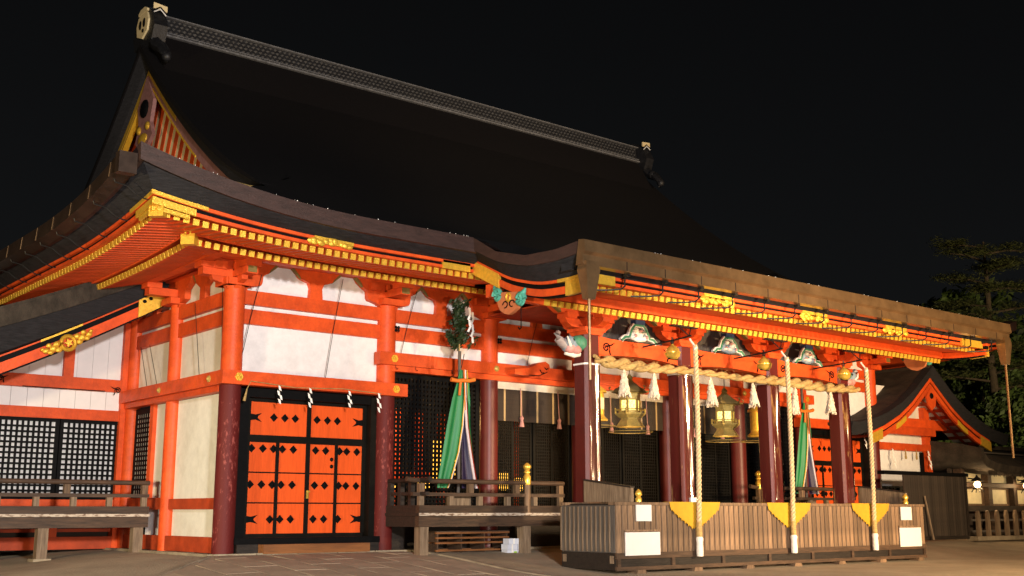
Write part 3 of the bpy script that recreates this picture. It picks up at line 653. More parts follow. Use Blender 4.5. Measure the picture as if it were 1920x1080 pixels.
# gutters
GS = []
for y in frange(-2.95, YB, .35):
    z = 5.9+.50*Sx(y+3.2, 0); GS.append([(-3.22, y, z-.02), (-3.44, y, z-.04), (-3.46, y, z-.30), (-3.24, y, z-.34)])
gt = part('gutter', MB().loft(GS), 'copper_dark', roof)
part('gutter_end', MB().box(-3.49, -3.20, -3.10, -2.93, 5.94, 6.28), 'copper_dark', gt)
for y in frange(-2.6, 9.4, .92):
    z = 5.9+.50*Sx(y+3.2, 0)-.34
    part('gutter_bracket', MB().tube([(-3.40, y, z+.1), (-3.36, y, z-.02), (-3.15, y, z-.05), (-3.02, y+.02, z-.14), (-2.86, y+.04, z-.20), (-2.62, y+.05, z-.21)], .012, 5), 'iron', gt)
    part('gutter_joint', MB().extr([(-3.447, z+.29), (-3.468, z+.05), (-3.44, z+.05), (-3.43, z+.29)], 'y', y, y+.02), 'copper', gt)
gs = MB().loft([[(x, -6.20, 5.30), (x, -6.34, 5.28), (x, -6.37, 5.07), (x, -6.30, 5.03), (x, -6.30, 4.86), (x, -6.12, 4.86)] for x in (3.36, 17.64)])
gt = part('gutter', gs, 'copper', roof)
for x in frange(4.4, 17.0, .95):
    part('gutter_joint', MB().box(x, x+.02, -6.306, -6.30, 4.865, 5.025), 'copper_dark', gt)
    part('gutter_bracket', MB().tube([(x+.2, -6.12, 4.84), (x+.2, -6.05, 4.78), (x+.2, -6.05, 4.66), (x+.17, -5.98, 4.61), (x-.0, -5.80, 4.60), (x-.25, -5.62, 4.60)], .016, 5).box(x+.16, x+.24, -6.16, -6.06, 4.82, 4.87), 'iron', gt)
for x in (3.55, 17.45):
    part('downspout_head', MB().loft([[(x+s*q, -6.24+t*q2, z) for s, t in ((-1, -1), (1, -1), (1, 1), (-1, 1))] for z, q, q2 in ((4.92, .14, .1), (4.78, .16, .12), (4.27, .085, .07))]), 'copper', gt)
    part('rain_chain', MB().tube([(x, -6.24, 4.27), (x, -6.24, 2.9 if x < 10 else 2.0)], .028, 6), 'copper', gt)

# gable end, bargeboards, ridge
for mir in (0, 1):
    def fl(secs): return [[(21-a, b, c) for a, b, c in s] for s in secs] if mir else secs
    for half in (1, -1):
        ysec = frange(1.05, 8.6, .3)
        def Y(y): return y if half == 1 else 17.2-y
        for nm, mt, poly in (('verge', 'bark', [(.93, .02), (.93, -.14), (1.4, -.14), (1.4, .0)]), ('verge_edge', 'bark_edge', [(.97, -.14), (1.12, -.52), (1.5, -.52), (1.5, -.14)]), ('gable_board', 'gable_pink', [(1.25, -.55), (1.25, -.98), (1.36, -.98), (1.36, -.55)])):
            secs = [[(x, Y(y), prof(y+3.2)+(z if z > -.1 else z*min(1, .12+(y-1.0)/2.2))) for x, z in poly] for y in ysec if not (nm == 'gable_board' and y < 3.2)]
            part(nm, MB().loft(fl(secs)), mt, roof, smooth=40)
        secs = [[(x, Y(y), prof(y+3.2)+z) for x, z in [(1.235, -.54), (1.235, -.80), (1.25, -.80), (1.25, -.54)]] for y in frange(6.6 if half == 1 else 4.6, 8.6, .2)]
        part('gilt_board', MB().loft(fl(secs)), 'gold', roof)
        secs = [[(x, Y(y), prof(y+3.2)+z) for x, z in [(1.22, -.94), (1.22, -.99), (1.37, -.99), (1.37, -.94)]] for y in frange(5.2, 8.6, .3)]
        part('gilt_board', MB().loft(fl(secs)), 'gold_plain', roof)
        if half == 1:
            c = cloud(roof, 0, 0, 0, .3, .07); c.location = (19.78 if mir else 1.22, 4.0, 9.75-.62); c.rotation_euler = (0, rad(0), rad(-90)); c.rotation_euler = Euler((0, rad(-38), rad(90)))
    gx = 19.45 if mir else 1.55
    gw = part('gable_wall', MB().extr([(1.6, 7.6), (15.6, 7.6), (13.0, 9.2), (8.6, 12.6), (4.2, 9.2)], 'x', gx, gx+.05), 'cream', roof)
    y = 4.0
    while y < 13.3:
        zt = prof(min(y, 17.2-y)+3.2)-.62
        part('gable_slat', MB().extr([(y+.35*(zt-7.5), 7.5), (y+.24+.35*(zt-7.5), 7.5), (y+.24, zt), (y, zt)], 'x', gx-.015 if not mir else gx+.05, gx if not mir else gx+.065), V, gw); y += .36
    px = 1.18 if not mir else 19.7
    part('gable_pendant', MB().extr([(8.6, 12.3), (8.05, 11.5), (8.2, 10.9), (8.0, 10.5), (8.6, 10.1), (9.2, 10.5), (9.0, 10.9), (9.15, 11.5)], 'x', px, px+.1), 'gable_pink', roof)
    part('pendant_boss', MB().ball((px-.02, 8.6, 11.35), .08, .26, .26, 12), 'black', roof, smooth=60)
    part('gable_fitting', MB().ball((px-.02, 8.6, 10.5), .06, .3, .16, 10).ball((px-.02, 8.3, 10.8), .06, .12, .12, 8).ball((px-.02, 8.9, 10.8), .06, .12, .12, 8), 'gold', roof, smooth=60)
part('ridge_base', MB().extr([(7.5, 11.9), (9.7, 11.9), (8.88, 13.42), (8.32, 13.42)], 'x', 1.3, 19.7), 'bark', hall)
rd = part('ridge', MB().box(1.4, 19.6, 8.36, 8.84, 13.44, 13.98), 'tile', hall)
part('ridge_band', MB().box(1.38, 19.62, 8.20, 9.0, 13.40, 13.45).box(1.38, 19.62, 8.24, 8.96, 13.50, 13.525).box(1.38, 19.62, 8.26, 8.94, 13.965, 14.0), 'tile_pale', rd)
part('ridge_cap', MB().tube([(1.4, 8.6, 14.03), (19.6, 8.6, 14.03)], .10, 10), 'tile', rd, smooth=60)
mb = MB()
for k in range(118):
    x = 1.5+k*.153
    for r_ in range(4):
        z = 13.59+r_*.105; mm = 2; xx = x+(.077 if r_ % 2 else 0)
        mb.add([(xx-.07, 8.335, z), (xx, 8.335, z-.045), (xx+.07, 8.335, z), (xx, 8.335, z+.045), (xx-.03, 8.30, z+.01), (xx+.03, 8.30, z+.01)], [(0, 1, 4), (1, 5, 4), (1, 2, 5), (2, 3, 5), (3, 4, 5), (3, 0, 4)], mm)
    mb.ball((x, 8.33, 13.99), .035, .03, .03, 6, 1); mb.ball((x, 8.20, 13.475), .022, .02, .022, 6, 1)
o = part('ridge_tile_pattern', mb, ['tile', 'tile_pale', 'tile_mid'], rd); o['kind'] = 'stuff'
for mir in (0, 1):
    g = MB(); g.extr([(8.0, 13.1), (7.85, 13.5), (8.05, 13.9), (8.3, 14.12), (8.6, 14.22), (8.9, 14.12), (9.15, 13.95), (9.35, 13.5), (9.2, 13.1)], 'x', 1.0, 1.38)
    g.tube([(1.15, 8.2, 13.2), (1.15, 7.9, 12.9), (1.18, 7.6, 12.75), (1.2, 7.35, 12.5), (1.2, 7.4, 12.3)], [.16, .17, .15, .12, .06], 8); g.ball((1.2, 7.35, 12.45), .14, .15, .14, 8); g.ball((1.2, 7.75, 12.85), .16, .15, .16, 8)
    e = part('ridge_end_tile', g, 'tile', rd, smooth=45)
    f = MB(); f.extr([(8.25, 13.45), (8.18, 13.75), (8.3, 13.98), (8.9, 13.98), (9.02, 13.75), (8.95, 13.45), (8.6, 13.3)], 'x', .95, 1.0, 0); f.extr([(8.3, 14.03), (8.3, 14.1), (8.45, 14.18), (8.75, 14.18), (8.9, 14.1), (8.9, 14.03)], 'x', .94, 1.0, 0)
    f.ball((.94, 8.45, 13.72), .03, .07, .14, 8, 1); f.ball((.94, 8.72, 13.72), .03, .07, .14, 8, 1); f.ball((.94, 8.5, 13.5), .03, .05, .06, 8, 1)
    f.extr([(1.02, 14.02), (1.40, 13.98), (1.40, 14.14), (1.02, 14.18)], 'y', 8.02, 8.06, 0); f.tube([(1.03, 8.0, 13.90), (1.2, 8.0, 14.01), (1.37, 8.0, 13.86)], .018, 5, 2); f.tube([(1.03, 8.01, 13.96), (1.2, 8.01, 14.07), (1.37, 8.01, 13.92)], .022, 5, 1)
    part('crest_plate', f, ['cream', 'black', 'paper'], e)
    if mir: e.scale.x = -1; e.location.x = 21

# ================================================================== LEFT WING
wing = thing('side_wing', 'low vermilion wing with white lattice screens left of the hall', 'building', (-.35, 5.1, -.05))
def wb(n, x0, x1, y0, y1, z0, z1, m, p=None): return bx(n, x0+.35, x1+.35, y0-5.1, y1-5.1, z0+.05, z1+.05, m, p or wing)
wb('corner_post', -.28, -.02, 4.95, 5.2, -.06, 4.9, V)
wb('rail', -9, -.28, 4.98, 5.16, 2.69, 2.92, V); rl = wb('rail', -9, -.28, 4.94, 5.15, 3.33, 3.60, V)
wb('rail', -9, -.28, 5.0, 5.16, .72, .98, V); wb('sill', -9, -.28, 4.98, 5.16, -.06, .20, 'vermilion_old')
mb = MB(); spiral(mb, -.02, 3.42, .07, -.175, -1, th=.012); part('scroll', mb, 'black', rl); mb = MB(); spiral(mb, -2.5, 3.52, .06, -.175, th=.012); part('scroll', mb, 'black', rl)
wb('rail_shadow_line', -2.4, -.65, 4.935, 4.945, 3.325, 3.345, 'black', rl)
for k in range(26): wb('white_board', -8.95+k*.335, -8.95+k*.335+.328, 5.06, 5.10, 2.9, 3.35, 'white_board')
for x in (-1.45, -4.3, -7.1): wb('stud', x-.11, x+.11, 4.98, 5.14, 3.6, 5.2, V)
for k in range(26): wb('white_board', -8.95+k*.335, -8.95+k*.335+.33, 5.08, 5.12, 3.55, 4.9 if k > 13 else 4.0, 'white_board')
for a in (-1.52, -2.92, -4.32, -5.72, -7.12):
    b = a+1.38 if a < -1.6 else -.12
    lt = lattice(a+.35, b+.35, 1.03, 2.74, 11, 14, .042, -.02, 'black', wing, .07 if a < -1.6 else .075)
    wb('lattice_backing', a, b, 5.12, 5.15, .98, 2.70, 'white_board', lt)
for z in (.30, .48): wb('low_rail', -9, -.3, 5.02, 5.10, z, z+.07, 'vermilion_old')
for x in (-1.55, -3.2, -4.9, -6.6): wb('stud', x-.1, x+.1, 4.99, 5.15, -.05, .72, V)
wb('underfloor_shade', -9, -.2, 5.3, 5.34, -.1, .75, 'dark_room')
# lean-to bark roof with curved verge
def wr(x): t = -x; return 5.42-.60*t+.018*t*t       # underside line of the bargeboard (x negative to the left)
lay = [('roof', 'thatch', [(3.0, .46), (3.0, .80), (12, 1.0), (12, .2)]), ('verge', 'thatch', [(2.86, .38), (2.93, .74), (3.3, .76), (3.3, .3)]), ('verge_edge', 'bark_edge', [(3.0, .10), (2.9, .40), (3.4, .42), (3.4, .06)]),
       ('verge_trim', V, [(3.08, .075), (3.08, .11), (3.4, .11), (3.4, .075)]), ('verge_gap', 'black', [(3.13, -.04), (3.13, .075), (3.4, .075), (3.4, -.04)]),
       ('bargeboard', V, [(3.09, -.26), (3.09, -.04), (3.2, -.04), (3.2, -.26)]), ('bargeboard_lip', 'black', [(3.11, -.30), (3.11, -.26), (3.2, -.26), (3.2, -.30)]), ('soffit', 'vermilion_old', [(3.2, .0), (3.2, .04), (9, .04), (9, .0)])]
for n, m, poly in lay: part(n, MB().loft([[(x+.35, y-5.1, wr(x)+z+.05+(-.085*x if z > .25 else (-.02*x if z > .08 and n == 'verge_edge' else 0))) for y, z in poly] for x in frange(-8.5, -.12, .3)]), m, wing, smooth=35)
def along(x0, x1, y, z0, z1, th=.025): return MB().loft([[(x+.35, y-5.1, wr(x)+z1+.05), (x+.35, y-5.1, wr(x)+z0+.05), (x+.35, y-5.1+th, wr(x)+z0+.05), (x+.35, y-5.1+th, wr(x)+z1+.05)] for x in frange(x0, x1, .15)])
gc = part('gilt_plate', along(-.72, -.16, 3.06, -.27, .13), 'gold', wing)
for dx, dz in ((-.60, .02), (-.47, .02)): part('cut_out', MB().ball((dx+.35, 3.055-5.1, wr(dx)+dz+.05), .045, .01, .04, 8), 'black', gc)
part('gilt_plate', along(-2.65, -1.85, 3.05, .07, .115), 'gold', wing)
# gilt crest: a ring with a star between leaf sprays
mb = MB(); n = 16
mb.tube([(.14*math.cos(k/n*6.2832), 0, .14*math.sin(k/n*6.2832)) for k in range(n+1)], .045, 6)
st = []
for k in range(10): a = rad(90+36*k); q = .10 if k % 2 == 0 else .042; st.append((q*math.cos(a), q*math.sin(a)))
mb.extr(st, 'y', -.045, 0)
for s in (-1, 1):
    for dx, dz, r_ in ((.22, .06, .075), (.22, -.06, .075), (.31, .0, .085), (.37, .09, .06), (.39, -.05, .06), (.46, .01, .07), (.52, .06, .045)): mb.ball((s*dx, 0, dz), r_, .035, r_*.8, 8)
part('gilt_crest', mb, 'gold', wing, smooth=60, loc=(-2.12+.35, 3.04-5.1, wr(-2.12)-.12), rot=(0, rad(-27), 0))

# ================================================================== VERANDAS
def veranda(name, label, loc, x0, x1, y0, y1, legs, floor=.70, grp=None, railback=None, left=True):
    v = thing(name, label, 'veranda', loc)
    fl_ = part('floor', MB().box(x0, x1, y0, y1, floor-.06, floor), 'wood_dark', v)
    part('floor_edge', MB().box(x0-.0, x1, y0-.025, y0-.001, floor-.055, floor+.0), 'worn_edge', fl_)
    part('floor_beam', MB().box(x0+.02, x1, y0+.03, y0+.17, floor-.27, floor-.062), 'wood_x', v)
    if left: part('floor_beam', MB().box(x0+.02, x0+.16, y0+.175, y1, floor-.27, floor-.062), 'wood_dark', v)
    for lx, ly in legs:
        part('leg', MB().box(lx-.10, lx+.10, ly-.10, ly+.10, -.16, floor-.272), 'wood_pale', v)
        part('foot_stone', MB().extr([(lx-.19, -.28), (lx+.19, -.28), (lx+.165, -.15), (lx-.165, -.15)], 'y', ly-.17, ly+.17), 'stone', v)
    # railing: ground rail, middle rail, top rail and short posts
    part('rail', MB().box(x0+.02, x1, y0+.02, y0+.15, floor+.0, floor+.15), 'wood_x', v)
    part('rail', MB().box(x0-.12, x1, y0+.045, y0+.125, floor+.33, floor+.40), 'wood_x', v)
    part('rail', MB().tube([(x0-.25, y0+.085, floor+.66), (x0-.1, y0+.085, floor+.64), (x0+.3, y0+.085, floor+.625), (x1, y0+.085, floor+.625)], .05, 10), 'wood_x', v, smooth=60)
    for x in frange(x0+.09, x1-.1, .72): part('rail_post', MB().box(x-.055, x+.055, y0+.04, y0+.13, floor+.15, floor+.33), 'wood_pale', v)
    for x in frange(x0+.09, x1-.1, 1.44): part('rail_post', MB().box(x-.06, x+.06, y0+.035, y0+.135, floor+.40, floor+.58), 'wood', v)
    if left:
        part('rail', MB().box(x0+.02, x0+.15, y0+.155, y1, floor, floor+.15), 'wood_dark', v); part('rail', MB().box(x0+.045, x0+.125, y0-.15, y1, floor+.345, floor+.41), 'wood_dark', v)
        part('rail', MB().tube([(x0+.085, y0-.25, floor+.655), (x0+.085, y0-.1, floor+.64), (x0+.085, y1, floor+.635)], .05, 10), 'wood_dark', v, smooth=60)
        for y in frange(y0+.4, y1-.15, .42): part('rail_post', MB().box(x0+.035, x0+.135, y-.055, y+.055, floor+.15, floor+.6), 'wood_dark', v)
    return v
vm = veranda('veranda', 'weathered wooden veranda with low railing in front of the black lattice bay', (3.42, -1.42, 0), 0, 3.85, 0, 1.3, [(.16, .14), (2.78, .14)])
gp_ = MB(); gp_.lathe((2.82, .08, .70), [(.07, 0), (.07, .66)], 12, 0); part('newel_post', gp_, 'wood', vm, smooth=50)
gb = [(.075, .66), (.08, .68), (.08, .84), (.055, .88), (.05, .90), (.075, .92), (.075, .94), (.05, .97), (.09, 1.03), (.085, 1.07), (.02, 1.13)]
part('newel_cap', MB().lathe((2.82, .08, .66), [(r_, z-.04) for r_, z in gb], 14), 'gold_polished', vm, smooth=50)
veranda('veranda', 'dark wooden veranda with low railing in front of the white lattice wing', (-8.3, 3.0, -.02), 0, 8.05, 0, 2.0, [(1.2, .14), (3.6, .14), (5.98, .14), (7.86, .14)], left=False)
vr = veranda('veranda', 'wooden veranda with low railing behind the right porch posts', (13.8, -1.42, 0), 0, 3.7, 0, 1.3, [(.2, .14), (3.5, .14)], left=False)
part('newel_post', MB().lathe((.1, .08, .70), [(.07, 0), (.07, .66)], 12, 0), 'wood', vr); part('newel_cap', MB().lathe((.1, .08, .66), [(r_, z-.04) for r_, z in gb], 14), 'gold_polished', vr, smooth=50)

# stacked slatted wooden racks and tied packs below the veranda
for k in range(2):
    rk = thing('slatted_rack', ['bottom', 'top'][k]+' of two brown slatted wooden racks under the veranda', 'rack', (5.15, -.75, -.17+k*.25), 0, 'racks under the veranda')
    for z in (0, .10, .20):
        if z == .20 and k == 0: continue
        part('slat', MB().box(-.95, .95, -.16, -.11, z, z+.035), 'wood_red', rk); part('slat', MB().box(-.95, .95, .3, .35, z, z+.035), 'wood_red', rk)
    for x in (-.9, -.3, .3, .9): part('upright', MB().box(x-.018, x+.018, -.14, .34, .036, .236 if k == 1 else .25), 'wood_x', rk)
    if k == 1:
        for y in frange(-.12, .3, .105): part('slat', MB().box(-.95, .95, y-.04, y+.04, .236, .256), 'wood_x', rk)
PK = [('bottom left', -.16, 0), ('bottom right', .13, 0), ('middle left', -.17, .115), ('middle right', .13, .115), ('top left', -.12, .23), ('top right', .15, .23)]
for i, (w_, dx, dz) in enumerate(PK):
    p = thing('wrapped_pack', 'white wrapped pack, '+w_+' of the six stacked under the veranda', 'pack', (6.10+dx, -1.12, -.17+dz), R.uniform(-.08, .08), 'wrapped packs under the veranda')
    part('wrapping', MB().box(-.135, .135, -.1, .1, 0, .112), 'pack_white', p); part('strap', MB().box(-.02, .02, -.102, .102, -.0, .1135), 'paper', p)
    if i in (0, 1, 5): part('sticker', MB().box(.035, .115, -.1035, -.1, .03, .08), 'pack_green', p)

# ================================================================== OFFERING BOX
ob = thing('offering_box', 'long slatted wooden offering box in front of the porch', 'offering box', (10.55, -4.83, -.39))
bw = 5.10; bh = 1.27
part('base', MB().box(-bw, bw, .02, 1.5, .06, .36), 'wood_dark', ob)
part('base_rail', MB().box(-bw-.01, bw+.01, -.02, .02, .26, .37), 'wood_x', ob); part('base_rail', MB().box(-bw-.01, bw+.01, -.025, .02, .05, .12), 'wood_x', ob)
part('core', MB().box(-bw+.03, bw-.03, .03, 1.47, .36, bh-.03), 'wood_dark', ob)
for k in range(8): x = lerp(-bw+.02, bw-.1, k/7); part('base_post', MB().box(x, x+.08, -.022, .02, .12, .26), 'wood_x', ob)
for k in range(7): x = lerp(-bw+.6, bw-.3, k/6); part('foot_block', MB().extr([(x-.15, -.05), (x+.15, -.05), (x+.10, .06), (x-.10, .06)], 'y', -.06, .2), 'wood', ob)
pm = mesh(MB().extr([(-.064, 0), (.064, 0), (.064, .03), (.055, .036), (-.055, .036), (-.064, .03)], 'z', 0, bh-.41), 'wood')
for k in range(68): put('plank', pm, ob, (-bw+.08+k*.15, .03, .37), (0, 0, math.pi), (1, 1, 1))
pm2 = mesh(MB().extr([(-.055, 0), (.055, 0), (.055, .02), (-.055, .02)], 'z', 0, bh-.41), 'wood_grey'); fm = mesh(MB().box(-.012, .012, 0, .035, 0, bh-.45), 'wood_pale')
for k in range(12):
    put('plank', pm2, ob, (-bw+.02, .09+k*.122, .37), (0, 0, rad(90))); put('batten', fm, ob, (-bw+.01, .15+k*.122, .39), (0, 0, rad(90)))
part('top_board', MB().box(-bw-.03, bw+.03, -.03, .16, bh-.035, bh+.02), 'wood', ob); part('top_board', MB().box(-bw-.03, bw+.03, 1.36, 1.5, bh-.035, bh+.02), 'wood', ob)
for k in range(60): x = -bw+.1+k*.17; part('top_slat', MB().box(x, x+.05, .165, 1.355, bh-.03, bh+.0), 'wood_dark', ob) if k == 0 else put('top_slat', ts, ob, (k*.17, 0, 0)); ts = ob.children[-1].data if k == 0 else ts
for y in (.05, 1.35): part('corner_plate', MB().box(-bw-.02, -bw-.01, y, y+.1, .18, .32), 'wood_pale', ob)
# notice boards
for lab, x, z, w_, h_ in (('small blank white notice on the left end of the offering box', 6.14, .70, .20, .15), ('large blank white notice board on the left end of the offering box', 6.10, .14, .455, .21), ('small blank white notice on the right end of the offering box', 14.85, .685, .22, .15), ('large blank white notice board on the right end of the offering box', 14.98, .145, .44, .215)):
    n_ = thing('notice_board', lab, 'notice', (x, -4.865, z))
    part('board', MB().box(-w_, w_, -.02, 0, -h_, h_), 'sign_white', n_)
    if h_ > .2: part('hanging_bar', MB().box(-w_, w_, -.012, .0, h_+.012, h_+.045), 'wood', n_)
# mustard cloths with scalloped edge hanging over the front
for i, (x, nm) in enumerate(((7.57, 'leftmost'), (10.5, 'middle'), (13.45, 'rightmost'))):
    pts = [(-.73, 0), (.73, 0)]; ed = []
    for k in range(15):
        t = k/14; a = lerp(.70, .04, t); zz = -.10-.40*t**.85
        ed.append((a, zz)); ed.append((a-.025, zz-.065+.03*(k % 2)))
    ed = ed[:-1]; full = [(.73, 0)]+ed+[(0, -.47)]+[(-p[0], p[1]) for p in reversed(ed)]+[(-.73, 0)]
    c = MB(); n = len(full)
    c.extr(full, 'y', -.006+.0, .0); c.box(-.73, .73, -.0061, .16, 0, .006)
    o = part('altar_cloth', c, 'mustard', loc=(x, -4.872, .905)); tag(o, 'scalloped mustard cloth over the offering box edge, '+nm+' of three', 'cloth', 'mustard cloths on the offering box')
# stair side boards standing over the box
for lab, x, s in (('pale sloped stair side board beside the leftmost porch post', 6.0, 1), ('pale sloped stair side board beside the rightmost porch post', 15.15, -1)):
    o = part('stair_side_board', MB().extr([(-.0, 0), (1.3, 0), (1.3, .42), (0, .26)], 'x', -.04, .04), 'wood_pale', loc=(x, -4.72, .905 if 1 else 0)); tag(o, lab, 'stair board')
    part('capping', MB().add([(-.06, -.01, .262), (.06, -.01, .262), (.06, 1.3, .422), (-.06, 1.3, .422), (-.06, -.01, .29), (.06, -.01, .29), (.06, 1.3, .45), (-.06, 1.3, .45)], [(0, 3, 2, 1), (4, 5, 6, 7), (0, 1, 5, 4), (1, 2, 6, 5), (2, 3, 7, 6), (3, 0, 4, 7)]), 'wood_dark', o)
    part('post_cap', MB().lathe((.12*s, -.05, 0), [(.06, 0), (.06, .06), (.04, .09), (.07, .14), (.05, .2), (.01, .24)], 12), 'gold_polished', o, smooth=50)

# ================================================================== BELLS AND ROPES
for i, (x, nm) in enumerate(((7.6, 'leftmost'), (10.52, 'middle'), (13.45, 'rightmost'))):
    y0 = -4.86
    hg = thing('bell_hanger', 'black iron bell bracket under the eave, '+nm+' of three', 'bracket', (x, -4.62, 4.42), 0, 'bell brackets under the porch eave')
    part('plate', MB().box(-.36, .36, -.13, .0, -.03, -.005), 'iron', hg); part('arm', MB().tube([(0, -.26, -.22), (0, .1, -.25), (0, 1.1, -.30)], .018, 6), 'iron', hg)
    part('stay', MB().tube([(-.15, -.06, -.02), (.0, -.2, -.225)], .012, 5), 'iron', hg); part('stay', MB().tube([(.22, -.06, -.02), (.0, -.2, -.225)], .012, 5), 'iron', hg)
    b = thing('bell', 'round gilt bell hanging before the porch beam, '+nm+' of three', 'bell', (x, -4.36, 3.77), 0, 'gilt bells before the porch'); b.scale = (1.25, 1.25, 1.2)
    part('body', MB().lathe((0, 0, 0), [(.01, -.0), (.07, .005), (.115, .05), (.128, .10), (.135, .105), (.135, .125), (.118, .13), (.105, .18), (.06, .225), (.03, .24), (.02, .26), (.01, .27)], 20), 'gold_polished', b, smooth=45)
    part('slot', MB().box(-.1, .1, -.014, .014, -.004, .02), 'black', b); part('loop', MB().tube([(0, 0, .26), (.0, 0, .38)], .014, 6).tube([(0, .035*math.cos(k), .30+.035*math.sin(k)) for k in range(8)], .01, 5), 'iron', b)
    r_ = thing('bell_rope', 'thick twisted straw coloured bell rope, '+nm+' of three', 'rope', (x, y0, -.12), 0, 'bell ropes before the offering box')
    lean = .02
    for q in range(3):
        pts = []
        for k in range(150):
            z = .62+k/149*3.50; a = z*24+q*2.094; pts.append((lean*(z-2)+.031*math.cos(a), -.085+.031*math.sin(a)-.03*math.sin(z*.8), z))
        part('strand', MB().tube(pts, .0245, 6), 'rope', r_, smooth=60)
    part('grip', MB().lathe((-.03, -.10, 0), [(.055, .36), (.06, .40), (.058, .6), (.05, .66)], 12), 'straw', r_, smooth=60)
    part('tassel', MB().lathe((-.03, -.10, 0), [(.065, .0), (.07, .1), (.062, .26), (.075, .33), (.055, .37)], 14), 'rope_end', r_, smooth=60)
    part('top_knot', MB().ball((.04, -.08, 4.06), .05, .05, .07, 10).tube([(.04, -.08, 4.1), (.0, -.0, 4.22), (-.0, .02, 4.26)], .022, 6), 'rope_end', r_, smooth=60)

# ================================================================== SACRED STRAW ROPE WITH TASSELS
sr = thing('straw_rope', 'thick twisted sacred straw rope hung across the porch posts', 'rope', (10.5, -3.58, 3.6))
for q in range(2):
    pts = []; rr = []
    for k in range(220):
        t = k/219; x = lerp(-4.35, 4.6, t); a = x*7.2+q*math.pi; th = .054*(1+.25*math.sin(t*9+1)) if t < .97 else .05
        sag = -.03*math.sin(t*math.pi*3)**2
        pts.append((x, th*.85*math.sin(a), .12+sag+th*.85*math.cos(a)+.03*(t < .04)*(1-t/.04))); rr.append(th*(1.15 if t > .03 else .6))
    part('strand', MB().tube(pts, rr, 8), 'straw', sr, smooth=60)
mb = MB()
for k in range(240):
    x = R.uniform(-4.3, 4.5); a = R.uniform(0, 6.28); r1 = .115; L_ = R.uniform(.03, .12)
    p = Vector((x, r1*math.sin(a), .12+r1*math.cos(a))); mb.tube([p, p+Vector((R.uniform(-.08, .08), -.01, -L_*.6+.02))], .004, 3)
o = part('loose_straw', mb, 'straw', sr); o['kind'] = 'stuff'
TX = (6.97, 7.86, 9.62, 11.06, 12.6, 13.98)
tm = MB()
for k in range(190):
    t = R.random()**.8; a = R.uniform(0, 6.283); rad_ = (.03+.12*t)*R.uniform(.75, 1.05); z = -.10-.55*t
    p0 = Vector((rad_*.8*math.cos(a), rad_*.8*math.sin(a), z+.06)); p1 = Vector((rad_*math.cos(a), rad_*math.sin(a), z-.03)); tm.tube([p0, (p0+p1)/2+Vector((R.uniform(-.015, .015), R.uniform(-.015, .015), 0)), p1], [.016, .02, .012], 5)
tm.lathe((0, 0, 0), [(.01, .02), (.03, -.06), (.06, -.2), (.11, -.45), (.12, -.58)], 10); tmm = mesh(tm, 'tassel', 60)
for i, x in enumerate(TX):
    q_ = R.uniform(.82, .95); o = put('rope_tassel', tmm, None, (x, -3.58, 3.62), (R.uniform(-.05, .05), R.uniform(-.06, .06), i*1.1), (q_, q_, q_*R.uniform(.95, 1.08))); tag(o, 'cream fringed tassel hanging from the straw rope, '+['first', 'second', 'third', 'fourth', 'fifth', 'sixth'][i]+' from the left', 'tassel', 'tassels on the straw rope')

